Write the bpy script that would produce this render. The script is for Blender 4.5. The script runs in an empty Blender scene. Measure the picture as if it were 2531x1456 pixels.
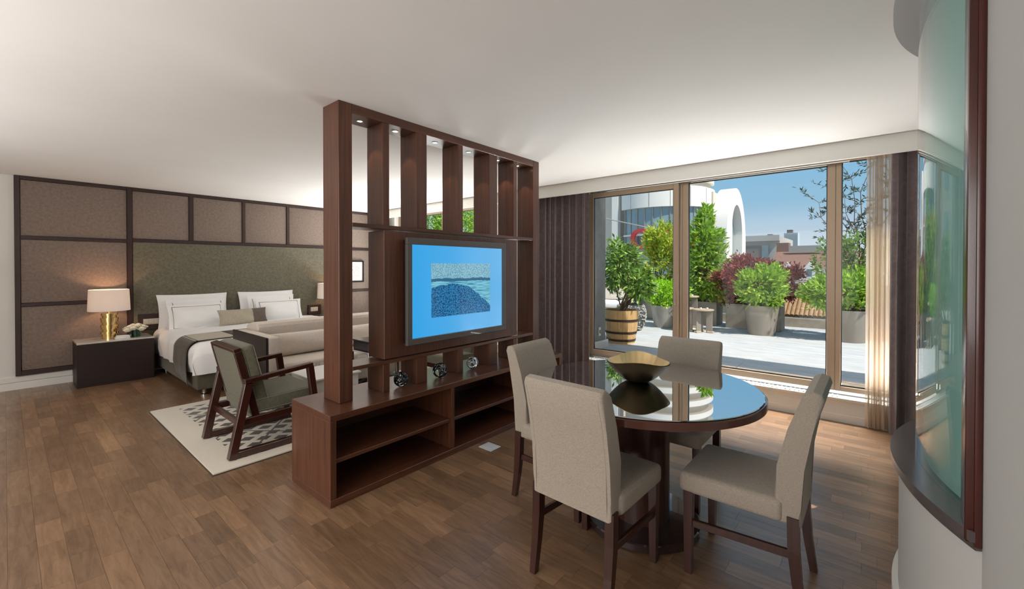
import bpy, bmesh, math, random
from mathutils import Vector, Matrix
random.seed(7)
C = bpy.context.scene.collection
SC = bpy.context.scene
PI = math.pi

# ------------------------------------------------------------------ camera
cam_d = bpy.data.cameras.new('camera'); cam = bpy.data.objects.new('camera', cam_d); C.objects.link(cam)
cam_d.sensor_fit = 'HORIZONTAL'; cam_d.sensor_width = 36.0; cam_d.lens = 36.0*1059/2531
cam_d.shift_x = 0.0; cam_d.shift_y = -(728-661-9)/2531
cam_d.clip_start = 0.05; cam_d.clip_end = 3000
cam.location = (0, 0, 1.45)
cam.rotation_euler = (math.radians(90-0.5), 0, math.radians(40.17-90))
SC.camera = cam
# ------------------------------------------------------------------ colour management
SC.view_settings.view_transform = 'Standard'; SC.view_settings.look = 'None'
SC.view_settings.gamma = 1.0; SC.view_settings.exposure = 0.2
try: SC.view_settings.use_curve_mapping = False
except Exception: pass
SC.cycles.max_bounces = 10; SC.cycles.diffuse_bounces = 5; SC.cycles.glossy_bounces = 5
SC.cycles.transparent_max_bounces = 24; SC.cycles.transmission_bounces = 8
SC.cycles.sample_clamp_indirect = 6.0; SC.cycles.caustics_reflective = False; SC.cycles.caustics_refractive = False
SC.cycles.use_denoising = True
# ------------------------------------------------------------------ sky
W = bpy.data.worlds.new('sky'); SC.world = W; W.use_nodes = True
nt = W.node_tree; nt.nodes.clear()
wo = nt.nodes.new('ShaderNodeOutputWorld'); bg = nt.nodes.new('ShaderNodeBackground')
tc = nt.nodes.new('ShaderNodeTexCoord'); sx = nt.nodes.new('ShaderNodeSeparateXYZ'); cr = nt.nodes.new('ShaderNodeValToRGB')
nt.links.new(tc.outputs['Generated'], sx.inputs[0]); nt.links.new(sx.outputs['Z'], cr.inputs[0])
nt.links.new(cr.outputs[0], bg.inputs[0]); nt.links.new(bg.outputs[0], wo.inputs[0])
bg.inputs[1].default_value = 1.0
e = cr.color_ramp.elements
e[0].position = 0.0; e[0].color = (0.62, 0.67, 0.72, 1)
e[1].position = 1.0; e[1].color = (0.10, 0.30, 0.60, 1)
for p, c in ((0.06, (0.48, 0.58, 0.68, 1)), (0.13, (0.27, 0.47, 0.64, 1)), (0.22, (0.20, 0.44, 0.66, 1)), (0.35, (0.28, 0.50, 0.71, 1)), (0.6, (0.22, 0.45, 0.70, 1))):
    n = e.new(p); n.color = c
# ------------------------------------------------------------------ sun and added interior fill lamps
sd = bpy.data.lights.new('sun', 'SUN'); sd.energy = 5.5; sd.angle = math.radians(0.6); sd.color = (1.0, 0.95, 0.87)
so = bpy.data.objects.new('sun', sd); C.objects.link(so)
so.rotation_euler = Vector((-0.20, -0.85, 1.25)).to_track_quat('Z', 'Y').to_euler(); so.location = (8, -10, 14)

def area(name, loc, target, sx_, sy_, power, col=(1, 1, 1), spread=180):
    d = bpy.data.lights.new(name, 'AREA'); d.shape = 'RECTANGLE'; d.size = sx_; d.size_y = sy_; d.energy = power; d.color = col; d.spread = math.radians(spread)
    o = bpy.data.objects.new(name, d); C.objects.link(o); o.location = loc
    o.rotation_euler = (Vector(loc)-Vector(target)).to_track_quat('Z', 'Y').to_euler()
    return o
WARM = (1.0, 0.98, 0.955)
area('added_fill_under_overhang', (5.44, 1.0, 2.72), (3.0, 1.0, 0.2), 2.9, 0.24, 1100, WARM, 88)  # added lamp above the glass, brightens floor and table inside
area('added_fill_under_overhang_bedroom', (5.44, 6.0, 2.72), (3.2, 6.0, 0.5), 2.6, 0.24, 420, WARM, 110)  # second added lamp above the glass, fills the bedroom end
area('added_ceiling_fill', (5.305, 1.0, 0.285), (3.7, 1.0, 2.3), 3.0, 0.06, 58, (1.0, 0.98, 0.95), 120)  # added strip hidden behind the frame foot, stands in for terrace bounce
area('added_ceiling_fill_bedroom', (5.305, 6.0, 0.285), (3.7, 6.0, 2.3), 2.6, 0.06, 130, (1.0, 0.98, 0.95), 120)  # added hidden strip that lifts the bedroom ceiling, not a terrace fitting
area('added_rear_fill', (-2.6, 2.9, 1.25), (2.0, 4.0, 1.1), 5.4, 2.2, 130, WARM)  # added fill panel behind the camera, in place of assumed windows
area('added_bounce_fill', (-1.5, 3.6, 1.45), (-1.5, 3.6, 2.5), 1.8, 5.0, 62, WARM)  # added unseen panel facing up, fills the room off the ceiling

# ================================================================== helpers
def new_mat(name): 
    m = bpy.data.materials.new(name); m.use_nodes = True
    return m, m.node_tree, m.node_tree.nodes['Principled BSDF']
def N(t, kind, **kw):
    n = t.nodes.new(kind)
    for k, v in kw.items(): setattr(n, k, v)
    return n
def plain(name, col, rough=0.6, metal=0.0, coat=0.0, bump=0.0, bscale=200, var=0.0, vscale=6, spec=0.5):
    m, t, b = new_mat(name)
    b.inputs['Base Color'].default_value = (*col, 1); b.inputs['Roughness'].default_value = rough
    b.inputs['Metallic'].default_value = metal; b.inputs['Coat Weight'].default_value = coat; b.inputs['Specular IOR Level'].default_value = spec
    co = N(t, 'ShaderNodeTexCoord')
    nz = N(t, 'ShaderNodeTexNoise'); nz.inputs['Scale'].default_value = vscale; nz.inputs['Detail'].default_value = 5
    t.links.new(co.outputs['Object'], nz.inputs['Vector'])
    if var:
        mr = N(t, 'ShaderNodeMapRange'); mr.inputs[1].default_value = 0.3; mr.inputs[2].default_value = 0.7
        mr.inputs[3].default_value = 1-var; mr.inputs[4].default_value = 1+var
        t.links.new(nz.outputs[0], mr.inputs[0])
        mx = N(t, 'ShaderNodeVectorMath', operation='SCALE'); mx.inputs[0].default_value = col
        t.links.new(mr.outputs[0], mx.inputs['Scale']); t.links.new(mx.outputs[0], b.inputs['Base Color'])
    if bump:
        nb = N(t, 'ShaderNodeTexNoise'); nb.inputs['Scale'].default_value = bscale; nb.inputs['Detail'].default_value = 3
        t.links.new(co.outputs['Object'], nb.inputs['Vector'])
        bp = N(t, 'ShaderNodeBump'); bp.inputs['Strength'].default_value = bump; bp.inputs['Distance'].default_value = 0.002
        t.links.new(nb.outputs[0], bp.inputs['Height']); t.links.new(bp.outputs[0], b.inputs['Normal'])
    return m
def wood(name, c1, c2, axis='z', rough=0.35, coat=0.2, fine=1.0, rand=0.0):
    m, t, b = new_mat(name)
    co = N(t, 'ShaderNodeTexCoord'); mp = N(t, 'ShaderNodeMapping')
    s = {'x': (1.2, 45, 45), 'y': (45, 1.2, 45), 'z': (45, 45, 1.2)}[axis]
    mp.inputs['Scale'].default_value = [v*fine for v in s]
    t.links.new(co.outputs['Object'], mp.inputs[0])
    n1 = N(t, 'ShaderNodeTexNoise'); n1.inputs['Scale'].default_value = 1.6; n1.inputs['Detail'].default_value = 6; n1.inputs['Roughness'].default_value = 0.6
    t.links.new(mp.outputs[0], n1.inputs['Vector'])
    n2 = N(t, 'ShaderNodeTexNoise'); n2.inputs['Scale'].default_value = 3.0; n2.inputs['Detail'].default_value = 2
    t.links.new(co.outputs['Object'], n2.inputs['Vector'])
    ad = N(t, 'ShaderNodeMath', operation='ADD'); t.links.new(n1.outputs[0], ad.inputs[0])
    m2 = N(t, 'ShaderNodeMath', operation='MULTIPLY'); m2.inputs[1].default_value = 0.35
    t.links.new(n2.outputs[0], m2.inputs[0]); t.links.new(m2.outputs[0], ad.inputs[1])
    r = N(t, 'ShaderNodeValToRGB'); r.color_ramp.elements[0].position = 0.45; r.color_ramp.elements[1].position = 0.9
    r.color_ramp.elements[0].color = (*c1, 1); r.color_ramp.elements[1].color = (*c2, 1)
    t.links.new(ad.outputs[0], r.inputs[0]); t.links.new(r.outputs[0], b.inputs['Base Color'])
    b.inputs['Roughness'].default_value = rough; b.inputs['Coat Weight'].default_value = coat; b.inputs['Coat Roughness'].default_value = 0.15
    bp = N(t, 'ShaderNodeBump'); bp.inputs['Strength'].default_value = 0.08; bp.inputs['Distance'].default_value = 0.001
    t.links.new(n1.outputs[0], bp.inputs['Height']); t.links.new(bp.outputs[0], b.inputs['Normal'])
    return m
def fabric(name, c1, c2, scale=9, weave=380, bump=0.35, rough=0.9, sheen=0.2, stretch=(1, 1, 1)):
    m, t, b = new_mat(name)
    co = N(t, 'ShaderNodeTexCoord'); mp = N(t, 'ShaderNodeMapping'); mp.inputs['Scale'].default_value = stretch
    t.links.new(co.outputs['Object'], mp.inputs[0])
    n1 = N(t, 'ShaderNodeTexNoise'); n1.inputs['Scale'].default_value = scale; n1.inputs['Detail'].default_value = 8; n1.inputs['Roughness'].default_value = 0.75
    t.links.new(mp.outputs[0], n1.inputs['Vector'])
    r = N(t, 'ShaderNodeValToRGB'); r.color_ramp.elements[0].position = 0.35; r.color_ramp.elements[1].position = 0.68
    r.color_ramp.elements[0].color = (*c1, 1); r.color_ramp.elements[1].color = (*c2, 1)
    t.links.new(n1.outputs[0], r.inputs[0]); t.links.new(r.outputs[0], b.inputs['Base Color'])
    b.inputs['Roughness'].default_value = rough; b.inputs['Sheen Weight'].default_value = sheen; b.inputs['Specular IOR Level'].default_value = 0.2
    n3 = N(t, 'ShaderNodeTexNoise'); n3.inputs['Scale'].default_value = weave; n3.inputs['Detail'].default_value = 2
    t.links.new(co.outputs['Object'], n3.inputs['Vector'])
    bp = N(t, 'ShaderNodeBump'); bp.inputs['Strength'].default_value = bump; bp.inputs['Distance'].default_value = 0.002
    t.links.new(n3.outputs[0], bp.inputs['Height']); t.links.new(bp.outputs[0], b.inputs['Normal'])
    return m
def thin_glass(name, tint=(1, 1, 1), refl=1.0):
    m = bpy.data.materials.new(name); m.use_nodes = True; t = m.node_tree; t.nodes.clear()
    o = N(t, 'ShaderNodeOutputMaterial'); mx = N(t, 'ShaderNodeMixShader'); tr = N(t, 'ShaderNodeBsdfTransparent'); gl = N(t, 'ShaderNodeBsdfGlossy')
    tr.inputs[0].default_value = (*tint, 1); gl.inputs['Roughness'].default_value = 0.0
    lw = N(t, 'ShaderNodeLayerWeight'); lw.inputs[0].default_value = 0.5
    pw = N(t, 'ShaderNodeMath', operation='POWER'); pw.inputs[1].default_value = 5.0; t.links.new(lw.outputs['Facing'], pw.inputs[0])
    ml = N(t, 'ShaderNodeMath', operation='MULTIPLY_ADD'); ml.inputs[1].default_value = 0.9*refl; ml.inputs[2].default_value = 0.035*refl; ml.use_clamp = True
    t.links.new(pw.outputs[0], ml.inputs[0]); t.links.new(ml.outputs[0], mx.inputs[0])
    t.links.new(tr.outputs[0], mx.inputs[1]); t.links.new(gl.outputs[0], mx.inputs[2]); t.links.new(mx.outputs[0], o.inputs[0])
    return m
def emis(name, col, s):
    m, t, b = new_mat(name); b.inputs['Base Color'].default_value = (*col, 1)
    b.inputs['Emission Color'].default_value = (*col, 1); b.inputs['Emission Strength'].default_value = s
    return m
def leafmat(name, c1, c2, c3=None):
    m, t, b = new_mat(name)
    g = N(t, 'ShaderNodeNewGeometry'); r = N(t, 'ShaderNodeValToRGB')
    r.color_ramp.elements[0].color = (*c1, 1); r.color_ramp.elements[1].color = (*c2, 1); r.color_ramp.elements[1].position = 0.8
    if c3: q = r.color_ramp.elements.new(0.95); q.color = (*c3, 1)
    t.links.new(g.outputs['Random Per Island'], r.inputs[0]); t.links.new(r.outputs[0], b.inputs['Base Color'])
    b.inputs['Roughness'].default_value = 0.45
    tl = N(t, 'ShaderNodeBsdfTranslucent'); t.links.new(r.outputs[0], tl.inputs[0])
    mx = N(t, 'ShaderNodeMixShader'); mx.inputs[0].default_value = 0.35
    o = t.nodes['Material Output']
    t.links.new(b.outputs[0], mx.inputs[1]); t.links.new(tl.outputs[0], mx.inputs[2]); t.links.new(mx.outputs[0], o.inputs[0])
    return m

# ---- mesh building
def BM(): return bmesh.new()
def box(bm, x0, x1, y0, y1, z0, z1, bev=0.0, seg=2, M=None):
    r = bmesh.ops.create_cube(bm, size=1.0)
    vs = r['verts']
    bmesh.ops.scale(bm, vec=(x1-x0, y1-y0, z1-z0), verts=vs)
    bmesh.ops.translate(bm, vec=((x0+x1)/2, (y0+y1)/2, (z0+z1)/2), verts=vs)
    if bev > 0:
        es = list({ed for v in vs for ed in v.link_edges})
        rr = bmesh.ops.bevel(bm, geom=es, offset=bev, segments=seg, profile=0.5, affect='EDGES', clamp_overlap=True)
        vs = rr['verts']
    if M is not None: bmesh.ops.transform(bm, matrix=M, verts=list(vs))
    return vs
def prism(bm, pts, axis, a, b):
    """extrude a polygon (list of 2-D points) along an axis from a to b"""
    def P(p, h):
        if axis == 'y': return (p[0], h, p[1])
        if axis == 'x': return (h, p[0], p[1])
        return (p[0], p[1], h)
    v0 = [bm.verts.new(P(p, a)) for p in pts]; v1 = [bm.verts.new(P(p, b)) for p in pts]
    n = len(pts)
    for i in range(n):
        j = (i+1) % n; bm.faces.new((v0[i], v0[j], v1[j], v1[i]))
    bm.faces.new(v0[::-1]); bm.faces.new(v1)
def cyl(bm, c, r0, r1, z0, z1, seg=32, caps=True):
    vs = bmesh.ops.create_cone(bm, cap_ends=caps, segments=seg, radius1=r0, radius2=r1, depth=z1-z0)['verts']
    bmesh.ops.translate(bm, vec=(c[0], c[1], (z0+z1)/2), verts=vs); return vs
def rod(bm, p, q, r, seg=8, r2=None):
    p = Vector(p); q = Vector(q); d = q-p; L = d.length
    vs = bmesh.ops.create_cone(bm, cap_ends=True, segments=seg, radius1=r, radius2=r if r2 is None else r2, depth=L)['verts']
    M = Matrix.Translation((p+q)/2) @ d.to_track_quat('Z', 'Y').to_matrix().to_4x4()
    bmesh.ops.transform(bm, matrix=M, verts=vs)
def bar(bm, p, q, w, h, up=(0, 0, 1), bev=0.0):
    """square bar from p to q: w across, h along up"""
    p = Vector(p); q = Vector(q); d = (q-p).normalized(); u = Vector(up); s = d.cross(u).normalized(); u = s.cross(d).normalized()
    L = (q-p).length
    M = Matrix(((d.x, s.x, u.x, (p.x+q.x)/2), (d.y, s.y, u.y, (p.y+q.y)/2), (d.z, s.z, u.z, (p.z+q.z)/2), (0, 0, 0, 1)))
    box(bm, -L/2, L/2, -w/2, w/2, -h/2, h/2, bev, 1, M)
def lathe(bm, c, prof, seg=40, cap=True):
    rings = []
    for r, z in prof:
        rings.append([bm.verts.new((c[0]+r*math.cos(2*PI*k/seg), c[1]+r*math.sin(2*PI*k/seg), z)) for k in range(seg)])
    for a, b in zip(rings, rings[1:]):
        for k in range(seg):
            j = (k+1) % seg; bm.faces.new((a[k], a[j], b[j], b[k]))
    if cap:
        if prof[0][0] > 1e-4: bm.faces.new(rings[0][::-1])
        if prof[-1][0] > 1e-4: bm.faces.new(rings[-1])
def arcring(bm, c, r0, r1, z0, z1, a0, a1, n=48):
    q = []
    for i in range(n+1):
        a = math.radians(a0+(a1-a0)*i/n); ca, sa = math.cos(a), math.sin(a)
        q.append([bm.verts.new((c[0]+r*ca, c[1]+r*sa, z)) for r, z in ((r0, z0), (r1, z0), (r1, z1), (r0, z1))])
    for a, b in zip(q, q[1:]):
        for k in range(4):
            j = (k+1) % 4; bm.faces.new((a[k], a[j], b[j], b[k]))
    bm.faces.new(q[0]); bm.faces.new(q[-1][::-1])

def obj(name, bm, mat, parent=None, smooth=False, kind=None, local=False):
    """link a bmesh (built in world coordinates unless local) as one object under parent"""
    if parent is not None and not local:
        off = -Vector(parent.location)
        if parent.parent is not None: off -= Vector(parent.parent.location)
        bmesh.ops.translate(bm, vec=off, verts=bm.verts)
    bmesh.ops.recalc_face_normals(bm, faces=bm.faces)
    me = bpy.data.meshes.new(name); bm.to_mesh(me); bm.free()
    me.materials.append(mat)
    if smooth:
        for p in me.polygons: p.use_smooth = True
        try: me.set_sharp_from_angle(angle=math.radians(35 if smooth is True else smooth))
        except Exception: pass
    o = bpy.data.objects.new(name, me); C.objects.link(o)
    if parent is not None: o.parent = parent
    if kind: o['kind'] = kind
    return o
def tag(o, label, cat, group=None):
    o['label'] = label; o['category'] = cat
    if group: o['group'] = group
    return o
def thing(name, loc, label, cat, group=None):
    o = bpy.data.objects.new(name, None); C.objects.link(o); o.location = loc; o.empty_display_size = 0.1
    return tag(o, label, cat, group)
def struct(name, bm, mat, parent=None, smooth=False):
    o = obj(name, bm, mat, parent, smooth); o['kind'] = 'structure'; return o
def sempty(name, loc=(0, 0, 0)):
    o = bpy.data.objects.new(name, None); C.objects.link(o); o.location = loc; o['kind'] = 'structure'; return o
def dup(root, loc, rz, label, group=None, name=None):
    r = root.copy(); C.objects.link(r); r.location = loc; r.rotation_euler = (0, 0, rz); r['label'] = label
    if group: r['group'] = group
    for ch in list(root.children):
        k = ch.copy(); C.objects.link(k); k.parent = r
        for g in list(ch.children):
            h = g.copy(); C.objects.link(h); h.parent = k
    return r
def single(name, mat, x0, x1, y0, y1, z0, z1, parent=None, bev=0.0, seg=2, smooth=False, kind=None):
    bm = BM(); box(bm, x0, x1, y0, y1, z0, z1, bev, seg); return obj(name, bm, mat, parent, smooth, kind)

# ================================================================== materials
M_ceil = plain('ceiling_paint', (0.81, 0.80, 0.785), 0.9, var=0.02, vscale=1.5)
M_wall = plain('wall_paint', (0.76, 0.745, 0.70), 0.85, var=0.02, vscale=2)
M_wallw = plain('white_gloss_paint', (0.80, 0.785, 0.74), 0.5)
M_grey = plain('bay_wall_paint', (0.60, 0.61, 0.60), 0.8)
M_walnut = wood('walnut_veneer', (0.052, 0.018, 0.009), (0.145, 0.052, 0.026), 'z', 0.38, 0.15)
M_walnutx = wood('walnut_veneer_lengthwise', (0.052, 0.018, 0.009), (0.145, 0.052, 0.026), 'x', 0.30, 0.3)
M_walnuty = wood('walnut_veneer_crosswise', (0.052, 0.018, 0.009), (0.145, 0.052, 0.026), 'y', 0.30, 0.3)
M_dark = wood('dark_stained_oak', (0.010, 0.0035, 0.003), (0.022, 0.008, 0.006), 'x', 0.5, 0.0)
M_trimd = wood('dark_trim_wood', (0.022, 0.010, 0.008), (0.045, 0.020, 0.016), 'z', 0.45, 0.1)
M_leg = wood('mahogany_legs', (0.022, 0.005, 0.003), (0.055, 0.013, 0.008), 'z', 0.28, 0.5)
M_mahog = wood('mahogany_post', (0.060, 0.010, 0.006), (0.16, 0.028, 0.015), 'z', 0.22, 0.6)
M_postd = wood('dark_red_post', (0.030, 0.005, 0.004), (0.085, 0.014, 0.009), 'z', 0.25, 0.4)
M_mahp = plain('mahogany_lacquer', (0.075, 0.020, 0.011), 0.22, 0, 0.6, var=0.1, vscale=3)
M_footd = plain('dark_lacquered_foot', (0.030, 0.016, 0.016), 0.16, 0, 0.8)
M_sill = wood('sill_wood', (0.085, 0.070, 0.074), (0.12, 0.10, 0.105), 'x', 0.32, 0.8)
M_taupe = fabric('taupe_wall_fabric', (0.185, 0.14, 0.115), (0.28, 0.22, 0.185), 34, 300, 0.2)
M_olive = fabric('olive_headboard_fabric', (0.115, 0.105, 0.072), (0.20, 0.185, 0.138), 34, 300, 0.2)
M_olivech = fabric('olive_chair_fabric', (0.115, 0.110, 0.075), (0.17, 0.165, 0.118), 60, 500, 0.4)
M_olivedk = fabric('olive_bed_base_fabric', (0.075, 0.066, 0.044), (0.12, 0.106, 0.074), 30, 500, 0.4)
M_linen = fabric('greige_linen', (0.32, 0.275, 0.225), (0.47, 0.41, 0.345), 130, 700, 0.55, stretch=(1, 1, 2.2))
M_cream = fabric('cream_sofa_fabric', (0.58, 0.50, 0.43), (0.70, 0.62, 0.54), 60, 500, 0.3)
M_white = plain('white_cotton', (0.84, 0.83, 0.82), 0.85, bump=0.15, bscale=14)
M_piping = plain('grey_piping', (0.16, 0.12, 0.11), 0.8)
M_creampip = plain('cream_piping', (0.30, 0.27, 0.20), 0.8)
M_beige = fabric('beige_cushion_fabric', (0.36, 0.32, 0.24), (0.46, 0.41, 0.32), 50, 500, 0.3)
M_brown = fabric('brown_cushion_fabric', (0.10, 0.075, 0.062), (0.16, 0.125, 0.105), 50, 500, 0.3)
M_runner = fabric('olive_brown_runner', (0.055, 0.044, 0.028), (0.095, 0.080, 0.055), 60, 500, 0.3)
M_drape = fabric('plum_brown_drape', (0.115, 0.085, 0.088), (0.18, 0.14, 0.142), 20, 500, 0.3, sheen=0.4)
M_gold = plain('polished_brass', (0.85, 0.60, 0.25), 0.18, 1.0)
M_chrome = plain('chrome', (0.75, 0.75, 0.76), 0.12, 1.0)
M_alu = plain('bronze_aluminium', (0.40, 0.30, 0.215), 0.42, 0.25)
M_blackgl = plain('black_screen_bezel', (0.10, 0.09, 0.085), 0.4, 0, 0.2)
M_plate = plain('cream_plastic', (0.62, 0.57, 0.50), 0.4)
M_black = plain('black_lacquer', (0.012, 0.012, 0.014), 0.2)
M_win = thin_glass('window_glass', (0.98, 0.985, 0.98), 0.16)
M_vase = thin_glass('vase_glass', (0.72, 0.85, 0.80), 1.0)
M_marble = plain('pale_marble', (0.56, 0.52, 0.47), 0.12, 0, 0.3, var=0.12, vscale=9)

# ================================================================== ROOM SHELL
X0, XW, Y0, YB, H = -2.7, 5.06, -0.243, 7.77, 2.54
# floor: a slab and individual planks running along Y
floor = sempty('floor')
def mat_plank():
    m, t, b = new_mat('oak_planks')
    co = N(t, 'ShaderNodeTexCoord'); at = N(t, 'ShaderNodeAttribute'); at.attribute_name = 'tone'
    oi = N(t, 'ShaderNodeObjectInfo')
    g = N(t, 'ShaderNodeNewGeometry')
    cm = N(t, 'ShaderNodeCombineXYZ'); t.links.new(at.outputs['Fac'], cm.inputs[2])
    sc = N(t, 'ShaderNodeVectorMath', operation='SCALE'); sc.inputs['Scale'].default_value = 37.0; t.links.new(cm.outputs[0], sc.inputs[0])
    mp = N(t, 'ShaderNodeMapping'); mp.inputs['Scale'].default_value = (34, 3.6, 1)
    t.links.new(g.outputs['Position'], mp.inputs[0])
    ad = N(t, 'ShaderNodeVectorMath', operation='ADD'); t.links.new(mp.outputs[0], ad.inputs[0]); t.links.new(sc.outputs[0], ad.inputs[1])
    n1 = N(t, 'ShaderNodeTexNoise'); n1.inputs['Scale'].default_value = 1.0; n1.inputs['Detail'].default_value = 7; n1.inputs['Roughness'].default_value = 0.68; n1.inputs['Distortion'].default_value = 0.8
    t.links.new(ad.outputs[0], n1.inputs['Vector'])
    r = N(t, 'ShaderNodeValToRGB'); r.color_ramp.elements[0].position = 0.32; r.color_ramp.elements[1].position = 0.72
    r.color_ramp.elements[0].color = (0.160, 0.086, 0.042, 1); r.color_ramp.elements[1].color = (0.315, 0.185, 0.102, 1)
    t.links.new(n1.outputs[0], r.inputs[0])
    mr = N(t, 'ShaderNodeMapRange'); mr.inputs[3].default_value = 0.72; mr.inputs[4].default_value = 1.22
    t.links.new(at.outputs['Fac'], mr.inputs[0])
    mx = N(t, 'ShaderNodeVectorMath', operation='SCALE'); t.links.new(r.outputs[0], mx.inputs[0]); t.links.new(mr.outputs[0], mx.inputs['Scale'])
    t.links.new(mx.outputs[0], b.inputs['Base Color'])
    n2 = N(t, 'ShaderNodeTexNoise'); n2.inputs['Scale'].default_value = 5; t.links.new(g.outputs['Position'], n2.inputs['Vector'])
    m3 = N(t, 'ShaderNodeMapRange'); m3.inputs[3].default_value = 0.30; m3.inputs[4].default_value = 0.52
    t.links.new(n2.outputs[0], m3.inputs[0]); t.links.new(m3.outputs[0], b.inputs['Roughness'])
    b.inputs['Coat Weight'].default_value = 0.55; b.inputs['Coat Roughness'].default_value = 0.27
    bp = N(t, 'ShaderNodeBump'); bp.inputs['Strength'].default_value = 0.12; bp.inputs['Distance'].default_value = 0.001
    t.links.new(n1.outputs[0], bp.inputs['Height']); t.links.new(bp.outputs[0], b.inputs['Normal'])
    return m
M_plank = mat_plank()
fs = BM(); box(fs, X0, XW+0.1, -1.3, YB+0.05, -0.2, -0.008)
obj('floor_slab', fs, plain('floor_screed', (0.04, 0.025, 0.015), 0.9), floor)
rp = random.Random(3)
planks = []
PW = 0.100
ix = 0
while X0+ix*PW < XW:
    xa = X0+ix*PW; xb = min(xa+PW, XW+0.02)
    y = -0.9-rp.random()*0.4
    while y < YB:
        L = rp.choice((0.24, 0.30, 0.38, 0.46, 0.60)); tone = rp.random()**1.2
        ya, yb_ = max(y, -0.9), min(y+L, YB)
        if yb_-ya > 0.02: planks.append((xa, xb, ya, yb_, tone))
        y += L
    ix += 1
fa = math.radians(40.17); cf, sf = math.cos(fa), math.sin(fa)
def seen(p):
    xm, ym = (p[0]+p[1])/2, (p[2]+p[3])/2
    d = cf*xm+sf*ym; l = sf*xm-cf*ym
    if d < 1.75: return -1
    u = 1265+1059*l/d
    if u < -60 or u > 2330: return -1
    if 1.3 < xm < 3.7 and 2.5 < ym < 3.0: return -1
    return 1/d**3
order = sorted(range(len(planks)), key=lambda i: -seen(planks[i]))
big = set(order[:298])
def plank_geo(bm, lay, xa, xb, ya, yb_, tone):
    g = 0.0004
    vs = box(bm, xa+g, xb-g, ya+g, yb_-g, -0.008, 0.0, 0)
    for v in vs: v[lay] = tone
for i in order[:298]:
    xa, xb, ya, yb_, tone = planks[i]
    bm = BM(); lay = bm.verts.layers.float.new('tone'); plank_geo(bm, lay, xa, xb, ya, yb_, tone)
    obj('plank', bm, M_plank, floor)
bm = BM(); lay = bm.verts.layers.float.new('tone')
for i in order[298:]: plank_geo(bm, lay, *planks[i])
obj('distant_planks', bm, M_plank, floor, kind='stuff')

bm = BM(); box(bm, X0-0.1, XW+0.3, -1.3, YB+0.3, H, H+0.15); struct('ceiling', bm, M_ceil)
bm = BM(); box(bm, X0-0.1, XW+0.5, YB, YB+0.2, -0.2, H); struct('wall_bed', bm, M_wall)
bm = BM(); box(bm, X0-0.2, X0, -0.9, YB, -0.2, H); struct('wall_rear', bm, M_wall)
bm = BM(); box(bm, X0, 1.808, Y0-0.3, Y0, -0.2, H); struct('wall_near', bm, M_grey)
bm = BM(); box(bm, 3.052, XW+0.3, -1.3, -0.78, -0.2, H); box(bm, 3.052, 3.20, -0.78, -0.243, -0.2, H); struct('wall_right', bm, M_grey)
# window wall: piers, head, window seat base
bm = BM()
box(bm, 5.10, 5.60, 2.99, 4.62, -0.2, H+0.2); box(bm, 5.10, 5.45, 7.42, YB+0.2, -0.2, H+0.2); box(bm, 5.10, 5.45, -1.3, -0.75, -0.2, H+0.2)
box(bm, 5.14, 5.45, -0.75, YB, 2.52, 2.75)
box(bm, 5.08, 5.45, -0.75, YB, -0.2, 0.215)
struct('wall_window', bm, M_wall)
bm = BM(); box(bm, 4.70, 4.74, -0.78, YB, 2.39, H); struct('trim_1', bm, M_wallw)
def base_profile(bm, y0, y1):
    pts = [(5.04, 0), (5.04, 0.068), (5.047, 0.072), (5.047, 0.14), (5.054, 0.145), (5.054, 0.20), (5.03, 0.203), (5.026, 0.225), (5.16, 0.225), (5.16, 0)]
    prism(bm, [(p[0], p[1]) for p in pts], 'y', y0, y1)
bm = BM(); base_profile(bm, -0.75, YB); struct('trim_2', bm, M_wallw)
# vent grille on the sill top
t = thing('sill_vent', (5.1, 1.2, 0.225), 'long white slotted air vent along the low sill below the big window', 'vent')
for k in range(70):
    y = 0.25+k*0.038
    single('slat', M_wallw, 5.06, 5.145, y, y+0.012, 0.225, 0.234, t)
bm = BM(); box(bm, X0, 0.55, YB-0.022, YB, 0.0, 0.085); box(bm, X0, 0.55, YB-0.016, YB, 0.088, 0.15, 0.004)
struct('baseboard_bed', bm, M_wallw)
bm = BM(); box(bm, X0, X0+0.02, -0.24, YB, 0, 0.15, 0.004); struct('baseboard_rear', bm, M_wallw)

# ---- window frames
def win_unit(name, y0, y1, z0, z1, fr=0.06, x=5.20, sash=False, th=0.06):
    w = sempty(name, (x, (y0+y1)/2, z0))
    for (a, b_, c_, d_) in ((y0, y0+fr, z0, z1), (y1-fr, y1, z0, z1), (y0+fr, y1-fr, z0, z0+fr), (y0+fr, y1-fr, z1-fr, z1)):
        single('window_frame', M_alu, x, x+th, a, b_, c_, d_, w, 0.004, 1)
    bm = BM(); box(bm, x+th*0.45, x+th*0.55, y0+fr, y1-fr, z0+fr, z1-fr); obj('pane', bm, M_win, w)
    g = M_black
    for (a, b_, c_, d_) in ((y0+fr, y0+fr+0.008, z0+fr, z1-fr), (y1-fr-0.008, y1-fr, z0+fr, z1-fr), (y0+fr, y1-fr, z0+fr, z0+fr+0.008), (y0+fr, y1-fr, z1-fr-0.008, z1-fr)):
        single('gasket', g, x+th*0.3, x+th*0.7, a, b_, c_, d_, w)
    return w
ZW0, ZW1 = 0.235, 2.51
win_unit('window_1', 0.285, 1.74, ZW0+0.02, ZW1, 0.066)
win_unit('window_2', -0.74, 0.285, ZW0+0.02, ZW1, 0.045)
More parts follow.
